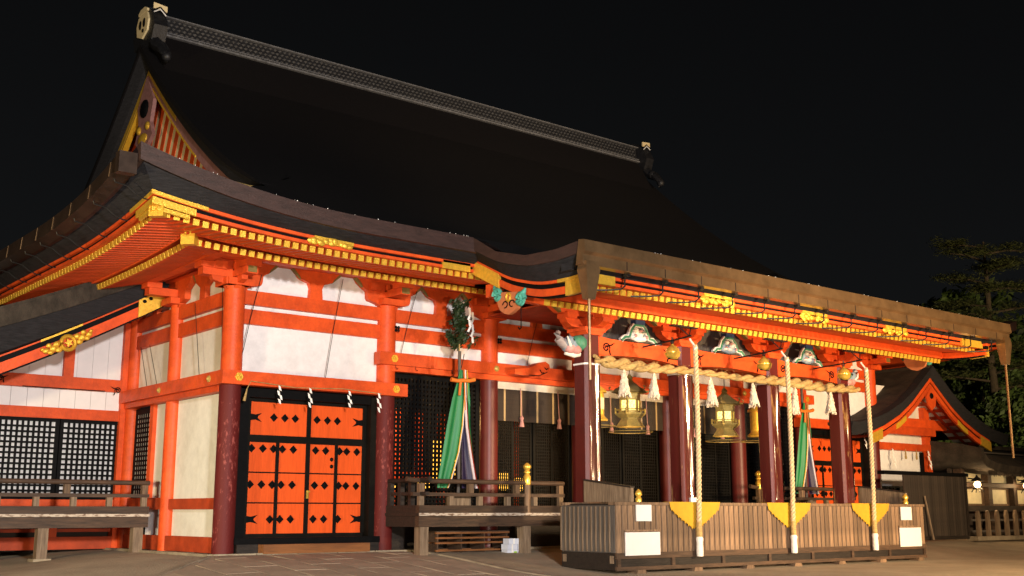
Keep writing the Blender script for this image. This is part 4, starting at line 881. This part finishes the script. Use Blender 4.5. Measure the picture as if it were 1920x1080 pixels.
# ================================================================== LANTERNS
def hexp(r, z, n=6): return [(r*math.cos(2*math.pi*k/n+.52), r*math.sin(2*math.pi*k/n+.52), z) for k in range(n)]
def lantern(x, y, z, lit, label, grp):
    l = thing('hanging_lantern', label, 'lantern', (x, y, z), 0, grp); l.scale = (.86, .86, .92)
    if lit:
        part('base', MB().loft([hexp(.40, 0), hexp(.36, .04), hexp(.25, .19), hexp(.26, .22)]), 'bronze', l)
        part('deck', MB().loft([hexp(.30, .22), hexp(.40, .30), hexp(.41, .33), hexp(.30, .33)]), 'bronze', l)
        rb = MB(); pts = hexp(.40, .42); rb.tube(pts+[pts[0]], .012, 5)
        for p in pts: rb.box(p[0]-.015, p[0]+.015, p[1]-.015, p[1]+.015, .32, .45)
        part('railing', rb, 'bronze', l)
        part('pane', MB().loft([hexp(.235, .33), hexp(.235, .66)]), 'glow_panel', l)
        fr_ = MB()
        for p in hexp(.25, 0): fr_.box(p[0]-.022, p[0]+.022, p[1]-.022, p[1]+.022, .33, .68)
        fr_.loft([hexp(.26, .33), hexp(.26, .40), hexp(.22, .40), hexp(.22, .33)], caps=False); part('frame', fr_, 'bronze', l)
        part('collar', MB().loft([hexp(.27, .65), hexp(.29, .80), hexp(.34, .84)]), 'bronze', l)
        part('roof', MB().loft([hexp(.50, .84), hexp(.46, .88), hexp(.30, .98), hexp(.12, 1.10), hexp(.07, 1.16)]), 'olive', l)
        mb = MB()
        for p in hexp(.50, .85): mb.tube([(p[0]*.85, p[1]*.85, .88), (p[0]*1.05, p[1]*1.05, .88), (p[0]*1.12, p[1]*1.12, .95), (p[0]*1.02, p[1]*1.02, .98)], .02, 5)
        part('roof_curl', mb, 'olive', l); part('finial', MB().lathe((0, 0, 1.14), [(.05, 0), (.09, .05), (.07, .10), (.02, .16)], 12), 'olive', l, smooth=50)
        part('hook', MB().tube([(0, 0, 1.28), (0, 0, 2.2)], .012, 5), 'iron', l)
    else:
        part('base', MB().lathe((0, 0, 0), [(.24, 0), (.26, .04), (.17, .12), (.16, .16)], 14), 'gold', l, smooth=50); part('body', MB().lathe((0, 0, 0), [(.16, .16), (.165, .2), (.165, .62), (.15, .68)], 14), 'gold', l, smooth=50)
        part('pane', MB().box(-.06, .06, -.172, -.16, .28, .56), 'cream', l); part('roof', MB().lathe((0, 0, 0), [(.24, .68), (.22, .74), (.08, .84), (.05, .9), (.02, .98)], 14), 'gold', l, smooth=50); part('hook', MB().tube([(0, 0, .95), (0, 0, 2.0)], .012, 5), 'iron', l)
    k_ = 22; rr = .58 if lit else .45
    part('wire_net', MB().loft([[(rr*math.cos(2*math.pi*k/k_), rr*math.sin(2*math.pi*k/k_), z_) for k in range(k_)] for z_ in (-.12, 1.05)], caps=False), 'net', l, smooth=60)
    part('net_hoop', MB().tube([(rr*math.cos(2*math.pi*k/k_), rr*math.sin(2*math.pi*k/k_), -.12) for k in range(k_+1)], .012, 5), 'olive', l)
lantern(8.85, -1.85, 2.60, 1, 'large bronze lantern with glowing yellow panes between the first and second porch posts', 'glowing bronze lanterns')
lantern(12.1, -1.85, 2.52, 1, 'large bronze lantern with glowing yellow panes just left of the third porch post', 'glowing bronze lanterns')
lantern(7.85, -1.85, 2.68, 0, 'slim gilt lantern just right of the film-wrapped leftmost porch post', 'slim gilt lanterns')
lantern(13.25, -1.85, 2.55, 0, 'slim gilt lantern right behind the third porch post', 'slim gilt lanterns')
for x in (8.85, 12.1):
    l = bpy.data.lights.new('lantern_light', 'POINT'); l.energy = 14; l.color = (1, .62, .2); l.shadow_soft_size = .2
    o = bpy.data.objects.new('lantern_light', l); COL.objects.link(o); o.location = (x, -1.85, 2.3)
l = bpy.data.lights.new('room_light', 'POINT'); l.energy = 60; l.color = (1, .55, .18); l.shadow_soft_size = .15
o = bpy.data.objects.new('room_light', l); COL.objects.link(o); o.location = (6.1, 2.3, 2.9)
for i, (x, z, w_, h_) in enumerate(((5.25, 1.95, .11, .5), (6.95, 2.0, .12, .45), (7.55, 2.05, .10, .4), (9.05, 1.50, .14, .20), (9.55, 1.42, .12, .14), (5.6, 1.38, .3, .06), (6.45, 1.36, .25, .06), (8.75, 2.55, .12, .14))):
    o = part('room_lantern', MB().lathe((0, 0, 0), [(w_*.5, -h_-.03), (w_, -h_), (w_*1.12, 0), (w_, h_), (w_*.5, h_+.03)], 12), 'glow_inner', loc=(x, 3.0, z), smooth=60)
    tag(o, ['tall glowing lamp seen through the left lattice beside the banner', 'tall glowing lamp inside the hall just right of the second round post', 'second tall glowing lamp right of the second round post', 'square yellow lamp above the gilt newel cap', 'smaller yellow lamp right of the gilt newel cap', 'long low lamp seen through the lattice left of the banner', 'long low lamp seen through the lattice right of the banner', 'small orange lamp glowing just below the bamboo blind'][i], 'lantern', 'lamps glowing inside the hall')

# ================================================================== BANNER POLES WITH SAKAKI BRANCHES
lm = MB(); tw = []
for k in range(46):
    t = R.random(); a = R.uniform(0, 6.283); q = R.uniform(.10, .30)*(1.0-.6*t); tw.append((Vector((q*math.cos(a), q*math.sin(a), -.42+.85*t)), Vector((.5*math.cos(a), .5*math.sin(a), R.uniform(.5, 1.2))).normalized()))
for c0, dv in tw:
    for k in range(20):
        c = c0+dv*R.uniform(-.12, .14)+Vector((R.gauss(0, .035), R.gauss(0, .035), R.gauss(0, .03))); n_ = Vector((R.gauss(0, 1), R.gauss(-.4, 1), R.gauss(.3, 1))).normalized(); t_ = n_.orthogonal().normalized(); t_ = (t_+dv*.5).normalized(); b_ = n_.cross(t_).normalized()
        L_ = R.uniform(.045, .075); W_ = L_*.42
        lm.add([c-t_*L_, c+b_*W_+n_*.008, c+t_*L_, c-b_*W_+n_*.008], [(0, 1, 2, 3)])
lmm = mesh(lm, 'leaf')
def strip(pts_l, pts_r, m, parent, name):
    return part(name, MB().loft([[a, b, Vector(b)+Vector((0, .012, 0)), Vector(a)+Vector((0, .012, 0))] for a, b in zip(pts_l, pts_r)]), m, parent, smooth=70)
for x, lab, s in ((4.68, 'green and purple silk banner pole with sakaki branch before the left lattice bay', 1), (16.3, 'green and purple silk banner pole with sakaki branch before the right lattice bay', 1)):
    bp_ = thing('banner_pole', lab, 'banner', (x, -1.0, .70))
    part('pole', MB().tube([(0, 0, 0), (0, 0, 3.35)], .035, 8), 'wood_grey', bp_, smooth=60); part('pole', MB().tube([(0, .01, 3.2), (0.0, .01, 3.75)], .015, 6), 'straw', bp_)
    part('pole', MB().tube([(.12, .0, 3.3), (.05, 0, 3.0)], .008, 5), 'iron', bp_)
    part('foot', MB().box(-.22, .22, -.14, .14, 0, .35), 'wood_pale', bp_)
    part('sakaki_branch', MB().tube([(0, 0, 3.5), (.02, 0, 3.9), (-.03, 0, 4.35)], [.015, .012, .005], 5), 'trunk', bp_)
    put('sakaki_leaves', lmm, bp_, (0, 0, 3.90), (0, 0, x))
    z0 = MB()
    for k in range(4): z0.add([(.02+.03*(k % 2), -.27, .30-.13*k), (.07+.03*(k % 2), -.28, .30-.13*k), (.09-.05*(k % 2), -.28, .17-.13*k), (.04-.05*(k % 2), -.27, .17-.13*k)], [(0, 1, 2, 3)])
    for k in range(5): z0.add([(.12+.03*(k % 2), -.25, .22-.13*k), (.19+.03*(k % 2), -.23, .22-.13*k), (.20-.05*(k % 2), -.23, .08-.13*k), (.13-.05*(k % 2), -.25, .08-.13*k)], [(0, 1, 2, 3)])
    part('paper_streamer', z0, 'paper', bp_, loc=(0, 0, 3.95))
    # silk: a green left panel, a green right edge, purple lining with white, red and yellow hems
    zz = [2.95, 2.7, 2.4, 2.0, 1.6, 1.2, .8, .5]
    def P(f, y): return [(f(z), y, z) for z in zz]
    zz = [2.95, 2.66, 2.33, 2.05, 1.77, 1.5, 1.22, .95, .7, .5]
    ZK = [.5, .7, 1.22, 1.77, 2.33, 2.66, 2.95]
    fl_ = lambda z: interp(ZK, [-.585, -.56, -.46, -.36, -.23, -.12, -.03], z)
    fm_ = lambda z: interp(ZK, [-.36, -.27, -.10, .0, .05, .05, .03], z)
    fr2 = lambda z: interp(ZK, [.50, .43, .30, .19, .11, .09, .07], z)
    def wv_(pts, ph, am=.03): return [(p[0], p[1]-am*math.sin(p[2]*2.2+ph)-.05*(2.95-p[2])*.3, p[2]) for p in pts]
    def pan(fa, fb, y, ph, name, m, nn=6):
        secs = []
        for z in zz: secs.append([Vector((lerp(fa(z), fb(z), k/nn), y-.035*math.sin(k/nn*9+ph)*min(1, (3.0-z)*.8), z)) for k in range(nn+1)])
        return part(name, MB().loft(secs, closed=False), m, bp_, smooth=80)
    pan(fl_, fm_, -.07, 0, 'green_panel', 'silk_green', 14)
    pan(lambda z: interp(ZK, [.04, .04, .03, .03, .04, .04, .03], z), fr2, -.03, 1, 'purple_panel', 'silk_purple', 12)
    pan(lambda z: fm_(z)-.0, lambda z: fm_(z)+.015, -.10, 0, 'hem', 'silk_yellow', 1); pan(lambda z: fm_(z)+.015, lambda z: fm_(z)+.03, -.10, 0, 'hem', 'silk_white', 1)
    gr = lambda z: interp(ZK, [.36, .30, .19, .09, .06, .05, .04], z)
    pan(gr, lambda z: min(gr(z)+.075, fr2(z)+.05), -.085, 2, 'white_panel', 'silk_white', 3); pan(lambda z: gr(z)+.07, lambda z: gr(z)+.10, -.10, 2, 'hem', 'silk_yellow', 1); pan(lambda z: gr(z)+.062, lambda z: gr(z)+.074, -.105, 2, 'hem', 'silk_red', 1)
    pan(lambda z: gr(z)+.085, lambda z: gr(z)+.085+interp(ZK, [.01, .01, .03, .07, .10, .08, .03], z), -.06, .5, 'green_panel', 'silk_green', 4)
    mb = MB(); mb.tube([(-.30, -.12, 2.72), (-.15, -.14, 2.70), (0, -.14, 2.72), (.15, -.14, 2.72), (.30, -.12, 2.76)], [.05, .04, .045, .04, .05], 8); mb.tube([(-.06, -.13, 2.7), (-.09, -.13, 2.4)], .03, 6); mb.tube([(.03, -.13, 2.95), (.05, -.14, 2.3), (.06, -.14, 2.1)], .014, 5)
    part('cord', mb, 'cord_orange', bp_, smooth=60)

# ================================================================== PAPER STREAMERS
def shide(m='paper'):
    mb = MB(); x = 0
    for k, (dx, z) in enumerate(((0, 0), (-.05, -.13), (.03, -.24), (-.03, -.35))):
        mb.add([(dx*.7-.022, -.01*k, z), (dx*.7+.03, -.02*k-.01, z-.03), (dx*.7+.055, -.01*k-.03, z-.15), (dx*.7+.0, -.022*k, z-.12)], [(0, 1, 2, 3)])
    return mesh(mb, m)
sh = shide(); ss = mesh(MB().lathe((0, 0, 0), [(.006, 0), (.015, -.05), (.03, -.22), (.02, -.25)], 8), 'straw')
ORD = ['first', 'second', 'third', 'fourth']
for i, x in enumerate((.86, 1.53, 2.42, 3.12)):
    o = put('paper_streamer', sh, None, (x, -.33, 3.12), (0, 0, R.uniform(-.4, .3)), (.75, 1, R.uniform(.65, .9))); tag(o, 'zigzag white paper streamer over the left door, '+ORD[i]+' from the left', 'paper streamer', 'paper streamers over the left door')
o = part('straw_garland', MB().tube([(.20, -.31, 3.02), (.26, -.34, 3.16), (1.2, -.32, 3.10), (2.3, -.31, 3.15), (3.2, -.31, 3.11)], .008, 5).tube([(.20, -.31, 3.02), (.15, -.31, 2.78)], [.012, .03], 6), 'straw'); tag(o, 'thin straw cord strung above the left orange door', 'garland')
for i, x in enumerate((18.45, 20.1)):
    o = put('paper_streamer', sh, None, (x, -.33, 3.05), (0, 0, .2)); tag(o, 'zigzag white paper streamer over the right door, '+['left', 'right'][i]+' one', 'paper streamer', 'paper streamers over the right door')

# ================================================================== RIGHT ANNEX WITH FRONT GABLE
an = thing('annex', 'gabled vermilion annex with bark roof at the right end of the hall', 'building', (22.8, 0, -.05))
AX = 22.8
def ab(n, x0, x1, y0, y1, z0, z1, m, p=None): return bx(n, x0-AX, x1-AX, y0, y1, z0+.05, z1+.05, m, p or an)
ab('post', 23.75, 24.05, -.12, .18, -.1, 4.0, V); ab('post', 23.77, 24.0, .6, .85, -.1, 3.4, V)
ab('plaster_panel', 21.2, 23.8, .02, .10, 1.5, 2.60, 'plaster'); ab('plaster_panel', 21.2, 23.8, .021, .10, 2.80, 3.32, 'plaster_warm_lit'); ab('tie_beam', 20.9, 24.4, -.14, .14, 2.60, 2.82, V)
ab('dark_panel', 23.55, 23.76, -.02, .06, 1.5, 2.58, 'black'); ab('tie_beam', 20.9, 25.0, -.16, .16, 3.30, 3.62, V); ab('wall', 21.2, 24.02, .12, .2, -.1, 4.6, 'plaster')
part('gable_panel', MB().extr([(-2.2, 3.6), (2.0, 3.6), (.0, 4.75)], 'y', .06, .12), 'plaster_warm_lit', an)
part('frog_leg_strut', MB().extr([(-1.2, 3.66), (-.9, 3.82), (-.55, 4.0), (-.3, 4.02), (-.1, 3.9), (.1, 3.66)], 'y', -.06, .06), V, an)
# gable soffit lattice in red and white
for s in (-1, 1):
    so_ = part('gable_soffit', MB().add([(0, -.95, 4.60), (0, .1, 4.60), (s*3.0, .1, 3.02), (s*3.0, -.95, 3.02)], [(0, 1, 2, 3)]), 'white_board', an)
    for k in range(9):
        t = k/8; part('soffit_rafter', MB().add([(s*3*t-.0, -.95, 4.58-1.58*t), (s*3*t, .1, 4.58-1.58*t), (s*(3*t+.17), .1, 4.58-1.58*t-.09), (s*(3*t+.17), -.95, 4.58-1.58*t-.09)], [(0, 1, 2, 3)]), 'vermilion_old', so_)
    for y in (-.7, -.35): part('soffit_rafter', MB().add([(0, y, 4.55), (0, y+.12, 4.55), (s*3, y+.12, 2.97), (s*3, y, 2.97)], [(0, 1, 2, 3)]), 'vermilion_old', so_)
AP = ([0, .5, 1.1, 1.8, 2.6, 3.3, 4.1, 4.4], [5.16, 4.78, 4.33, 3.92, 3.58, 3.36, 3.22, 3.23])
def ar(t): return interp(*AP, t)
for s in (-1, 1):
    for n, m, poly, tm_ in (('roof', 'thatch', [(-.9, -.05), (-.9, .03), (6, .03), (6, -.1)], 4.4), ('verge', 'bark_edge', [(-1.0, -.34), (-1.12, .02), (-.85, .04), (-.85, -.30)], 4.35), ('bargeboard', V, [(-1.0, -.47), (-1.0, -.35), (-.9, -.35), (-.9, -.47)], 3.3), ('bargeboard', V, [(-.98, -.68), (-.98, -.52), (-.9, -.52), (-.9, -.68)], 3.1), ('bargeboard_gap', 'black', [(-.96, -.52), (-.96, -.47), (-.9, -.47), (-.9, -.52)], 3.2)):
        part(n, MB().loft([[(s*t, y, ar(t)+z+.05) for y, z in poly] for t in frange(0, tm_, .15)]), m, an, smooth=40)
    part('gilt_plate', MB().loft([[(s*t, y, ar(t)+z+.05) for y, z in [(-1.01, -.70), (-1.01, -.40), (-.95, -.40), (-.95, -.70)]] for t in frange(2.75, 3.35, .1)]), 'gold', an)
    part('gilt_plate', MB().loft([[(s*t, y, ar(t)+z+.05) for y, z in [(-1.0, -.70), (-1.0, -.54), (-.95, -.54), (-.95, -.70)]] for t in frange(1.45, 2.0, .1)]), 'gold_plain', an)
part('gable_pendant', MB().extr([(0, 4.55), (-.28, 4.3), (-.2, 4.0), (0, 3.85), (.2, 4.0), (.28, 4.3)], 'y', -1.0, -.95), V, an); part('pendant_boss', MB().ball((0, -1.0, 4.3), .1, .05, .1, 8), 'black', an)
part('ridge', MB().tube([(0, -1.05, 5.18), (0, 6, 5.18)], .1, 8), 'thatch', an)
for i, (x, k) in enumerate(((21.75, 0), (22.45, 1), (23.05, 1), (23.72, 0))):
    o = put('straw_tassel' if k else 'paper_streamer', ss if k else sh, None, (x, -.2, 2.64), (0, 0, .1), (1.2, 1.2, 1.25)); tag(o, ('small straw tassel' if k else 'zigzag white paper streamer')+' hanging on the annex wall, '+('left' if i in (0, 1) else 'right')+' one', 'paper streamer' if not k else 'tassel', 'streamers on the annex wall')
lw = lattice(-1.5, -.6, 1.05, 1.55, 4, 2, .10, -.05, 'black', an, .05); ab('lattice_backing', 21.3, 22.2, -.02, .0, 1.0, 1.5, 'white_board', lw); ab('dark_wall', 20.9, 24.4, -.02, .015, -.1, 1.5, 'wood_dark')

# ================================================================== FAR GALLERY, PLANK WALL, PICKETS
fg = thing('gallery', 'low gallery with shaggy dark bark roof and lit paper windows at far right', 'building', (30, -.8, -.07))
def fb(n, x0, x1, y0, y1, z0, z1, m, p=None): return bx(n, x0-30, x1-30, y0+.8, y1+.8, z0+.07, z1+.07, m, p or fg)
fb('wall', 24.2, 40, -.62, -.52, -.07, 2.3, 'dark_room'); fb('sill', 24.1, 40, -1.0, -.6, .74, .92, 'wood_dark'); fb('lintel', 24.1, 40, -.95, -.6, 1.50, 1.63, 'wood_x'); fb('floor_beam', 24.1, 40, -.9, -.6, .0, .12, 'wood_dark')
for k in range(10):
    x = 24.42+k*1.6; fb('post', x-.11, x+.11, -.93, -.66, -.07, 2.3, 'wood_x')
    w1 = fb('window_pane', x+.19, x+1.41, -.70, -.66, .98, 1.44, 'glow_window'); fb('window_pane', x+.12, x+1.48, -.70, -.66, 1.66, 2.0, 'glow_window')
    fb('window_frame', x+.12, x+1.48, -.76, -.70, .925, .985, 'wood', w1); fb('window_frame', x+.12, x+1.48, -.76, -.70, 1.44, 1.49, 'wood', w1)
    for a in (.12, 1.41): fb('window_frame', x+a, x+a+.07, -.755, -.70, .985, 1.44, 'wood', w1)
part('roof', MB().loft([[(x, -1.0, 2.0+e), (x, -1.1, 2.22+e), (x, -.3, 2.60+e*.6), (x, .7, 2.88+e*.3), (x, 3.2, 2.2), (x, 3.2, 2.0)] for x, e in ((-6.0, .50), (-5.95, .36), (-5.7, .18), (-5.2, .06), (-4, -.02), (0, -.04), (10, -.02))]), 'thatch', fg, smooth=40)
part('roof_ridge', MB().loft([[(x, .45, 2.85), (x, .45, 2.98), (x, 1.0, 2.98), (x, 1.0, 2.85)] for x in (-5.7, 10)]), 'thatch', fg)
part('roof_batten', MB().tube([(-5.6, -.35, 2.66), (10, -.35, 2.62)], .025, 6), 'wood_grey', fg)
mb = MB()
for k in range(1100):
    x = R.uniform(-5.6, 8); L_ = R.uniform(.03, .17); mb.tube([(x, -1.0, 2.05), (x+R.uniform(-.04, .04), -1.01, 2.03-L_)], [.022, .006], 3)
o = part('eave_fringe', mb, 'thatch', fg); o['kind'] = 'stuff'
LX = (24.75, 27.85)
for k, (x, lab) in enumerate(((LX[0], 'lit round wall lamp on the far gallery under the shaggy eave'), (LX[1], 'lit wall lamp at the very right edge of the picture'))):
    lp = thing('wall_lamp', lab, 'lamp', (x, -1.2, 1.57), 0, 'lamps on the gallery')
    part('bulb', MB().ball((0, 0, 0), .105, .105, .105, 14), 'glow_bulb', lp, smooth=80); part('shade', MB().lathe((0, 0, .10), [(.22, 0), (.15, .05), (.04, .14), (.02, .2)], 12), 'iron', lp); part('bracket', MB().tube([(0, .0, .16), (0, .3, .2)], .02, 6), 'iron', lp)
    for q in range(4): part('cage_leg', MB().tube([(.10*math.cos(q*1.57+.8), .10*math.sin(q*1.57+.8), -.1), (.19*math.cos(q*1.57+.8), .19*math.sin(q*1.57+.8), -.24)], .016, 5), 'iron', lp)
    part('base_ring', MB().lathe((0, 0, -.14), [(.15, 0), (.15, .03)], 10), 'iron', lp)
    l = bpy.data.lights.new('lamp_light', 'POINT'); l.energy = 45; l.color = (1, .66, .32); l.shadow_soft_size = .14
    o = bpy.data.objects.new('lamp_light', l); COL.objects.link(o); o.location = (x, -1.42, 1.5)
pw = thing('plank_wall', 'dark vertical plank wall between the annex and the far gallery', 'wall', (19.9, -1.6, -.07))
mat('plank_dark', (.052, .038, .028), .7, col2=(.026, .019, .015), scale=6, stretch=(5, 5, .5), bump=.3, bscale=20, rnd=.25)
plm = mesh(MB().box(.004, .116, 0, .035, 0, 1.84), 'plank_dark')
for k in range(27): put('plank', plm, pw, (.1+k*.12, R.uniform(-.012, 0), 0))
part('coping', MB().box(-.95, 3.5, -.08, .14, 1.84, 1.94), 'black', pw); part('end_post', MB().box(3.345, 3.47, -.03, .1, 0, 1.838), 'wood_dark', pw); part('foot_rail', MB().box(.1, 3.34, -.06, -.016, .0, .10), 'wood_dark', pw)
part('prop', MB().tube([(1.15, -.2, 0), (1.05, -.06, 1.25)], .03, 6), 'wood_pale', pw)
pf = thing('picket_fence', 'low weathered picket fence in front of the far gallery', 'fence', (24.0, -1.75, -.10))
pkm = mesh(MB().extr([(-.095, 0), (.095, 0), (.08, .62), (.05, .74), (0, .78), (-.05, .74), (-.08, .62)], 'y', -.04, .04), 'wood_pale')
for k in range(22): put('picket', pkm, pf, (-.35+k*.56, 0, .10), (0, 0, 0), (1, 1, R.uniform(.97, 1.04)))
for z in (.22, .55): part('rail', MB().box(-.6, 12.0, .04, .09, z, z+.06), 'wood_grey', pf)
part('footing', MB().box(-.7, 12.2, -.15, .2, -.02, .10), 'stone', pf)

# ================================================================== TREES
def leaf_mesh(n, m, rx, rz, clumps, sz):
    mb = MB()
    for _ in range(clumps):
        a = R.uniform(0, 6.283); q = math.sqrt(R.random()); zz = R.uniform(-1, 1); k = math.sqrt(max(0, 1-zz*zz))
        c = Vector((rx*q*k*math.cos(a), rx*q*k*math.sin(a), rz*zz)); cr = R.uniform(.12, .26)*rx
        for _ in range(n//clumps):
            d = Vector((R.gauss(0, 1), R.gauss(0, 1), R.gauss(0, .7))).normalized()*cr*R.random()**.4; p = c+d
            nn = Vector((R.gauss(0, 1), R.gauss(0, 1), R.gauss(.6, 1))).normalized(); t_ = nn.orthogonal().normalized(); b_ = nn.cross(t_); s_ = sz*R.uniform(.6, 1.3)
            mb.add([p-t_*s_, p+b_*s_*.5, p+t_*s_, p-b_*s_*.5], [(0, 1, 2, 3)])
    return mesh(mb, m)
L1 = leaf_mesh(7000, 'leaf_tree', 3.2, 2.6, 60, .16); L2 = leaf_mesh(6000, 'leaf_tree', 3.6, 3.8, 45, .2)
TR = [(45, 8, 1, 1.0, 'broad leafy tree right behind the far gallery roof'), (51, 12, 2.0, 1.15, 'rounded leafy tree at the right edge behind the gallery'), (46, 11, .6, .95, 'leafy tree behind the gable of the annex'),
      (57, 16, 4.0, 1.5, 'tall dark tree at the far right edge'), (62, 18, 3.4, 1.3, 'tall dark tree behind the pine'), (66, 22, 3.0, 1.3, 'dim dark tree above the right end of the porch roof'), (72, 26, 4.0, 1.5, 'large dim tree farthest back at the right')]
for x, y, z, sc, lab in TR:
    tr_ = thing('leafy_tree', lab, 'tree', (x, y, -.4), R.uniform(0, 6), 'trees behind the shrine'); H = z+3.2*sc
    part('trunk', MB().tube([(0, 0, 0), (.15, .1, H*.4), (-.1, .2, H*.75), (.1, 0, H)], [.28*sc, .22*sc, .15*sc, .06], 8), 'trunk', tr_, smooth=60)
    for k in range(5): a = k*1.3; part('limb', MB().tube([(0, .1, H*.5+k*.25), (math.cos(a)*1.1*sc, math.sin(a)*1.1*sc, H*.72+k*.2), (math.cos(a)*2*sc, math.sin(a)*2*sc, H*.85+k*.2)], [.09*sc, .06*sc, .02], 6), 'trunk', tr_)
    put('crown', L1 if sc < 1.2 else L2, tr_, (0, 0, H), (0, 0, x), (sc, sc, sc))
pn = thing('pine_tree', 'tall pine with layered branches above the right end of the roof', 'tree', (47.3, 10.0, -.4))
part('trunk', MB().tube([(0, 0, 0), (.2, 0, 5), (-.1, 0, 9), (.15, 0, 12.5), (.1, 0, 15.3)], [.32, .26, .2, .14, .05], 8), 'trunk', pn, smooth=60)
for k in range(20):
    z = 7.4+k*.40; a = k*2.4+R.uniform(-.4, .4); L_ = R.uniform(2.2, 4.2)*(1-.35*(k/20)); e = Vector((math.cos(a), math.sin(a), 0))
    br = part('branch', MB().tube([(0, 0, z), tuple(e*L_*.5+Vector((0, 0, z+.25))), tuple(e*L_+Vector((0, 0, z+.2)))], [.07, .05, .015], 5), 'trunk', pn)
    mb = MB()
    for _ in range(13):
        t = R.uniform(.25, 1.05); c = e*L_*t+Vector((R.gauss(0, .35), R.gauss(0, .35), z+.28+R.uniform(-.08, .12)))
        for _ in range(75):
            p = c+Vector((R.gauss(0, .26), R.gauss(0, .26), R.gauss(0, .09))); d = Vector((R.gauss(0, 1), R.gauss(0, 1), abs(R.gauss(.5, .5)))).normalized()*R.uniform(.16, .32); s_ = d.orthogonal().normalized()*.03
            mb.add([p-s_, p+s_, p+d], [(0, 1, 2)])
    part('needles', mb, 'needle', br)

# ================================================================== SMALL THINGS ON THE HALL
for (xa, za, xb, zb) in ((.52, 5.42, .09, 3.36), (2.32, 5.44, 1.98, 3.36), (4.16, 5.40, 3.78, 4.02), (7.6, 5.2, 7.25, 4.05)):
    part('cable', MB().tube([(xa, -.13, za), (lerp(xa, xb, .5)-.02, -.14, (za+zb)/2), (xb, -.13, zb)], .007, 4), 'iron', hall)
for (ya, za, yb, zb) in ((1.6, 4.9, 1.2, 3.36), (.35, 5.4, .2, 3.5), (3.9, 4.3, 3.35, 3.36), (4.4, 4.3, 3.9, 3.36)):
    part('cable', MB().tube([(-.11, ya, za), (-.11, yb, zb)], .007, 4), 'iron', hall)
for x in (4.05, 5.0, 3.55): part('hook', MB().tube([(x, -.29, 3.74), (x, -.30, 3.68), (x+.03, -.30, 3.65), (x+.06, -.30, 3.68)], .008, 4), 'iron', hall)
part('hook', MB().tube([(5.95, -1.5, 5.05), (5.95, -1.5, 4.62), (5.91, -1.5, 4.58), (5.87, -1.5, 4.62)], .016, 5), 'iron', hall)
mb = MB()
for k in range(20):
    x = R.uniform(-3.1, 3.3); s_ = R.uniform(.004, .010); mb.ball((x, -3.21, 5.905+.56*Sx(x+3.2, 0)), s_, s_, s_, 6)
for k in range(24):
    x = R.uniform(3.4, 17.6)**1; s_ = R.uniform(.004, .010); mb.ball((x, -6.26, 5.31), s_, s_, s_, 6)
o = part('edge_nail_glints', mb, 'paper', roof); o['kind'] = 'stuff'  # nail heads as white balls, their glints put into the colour
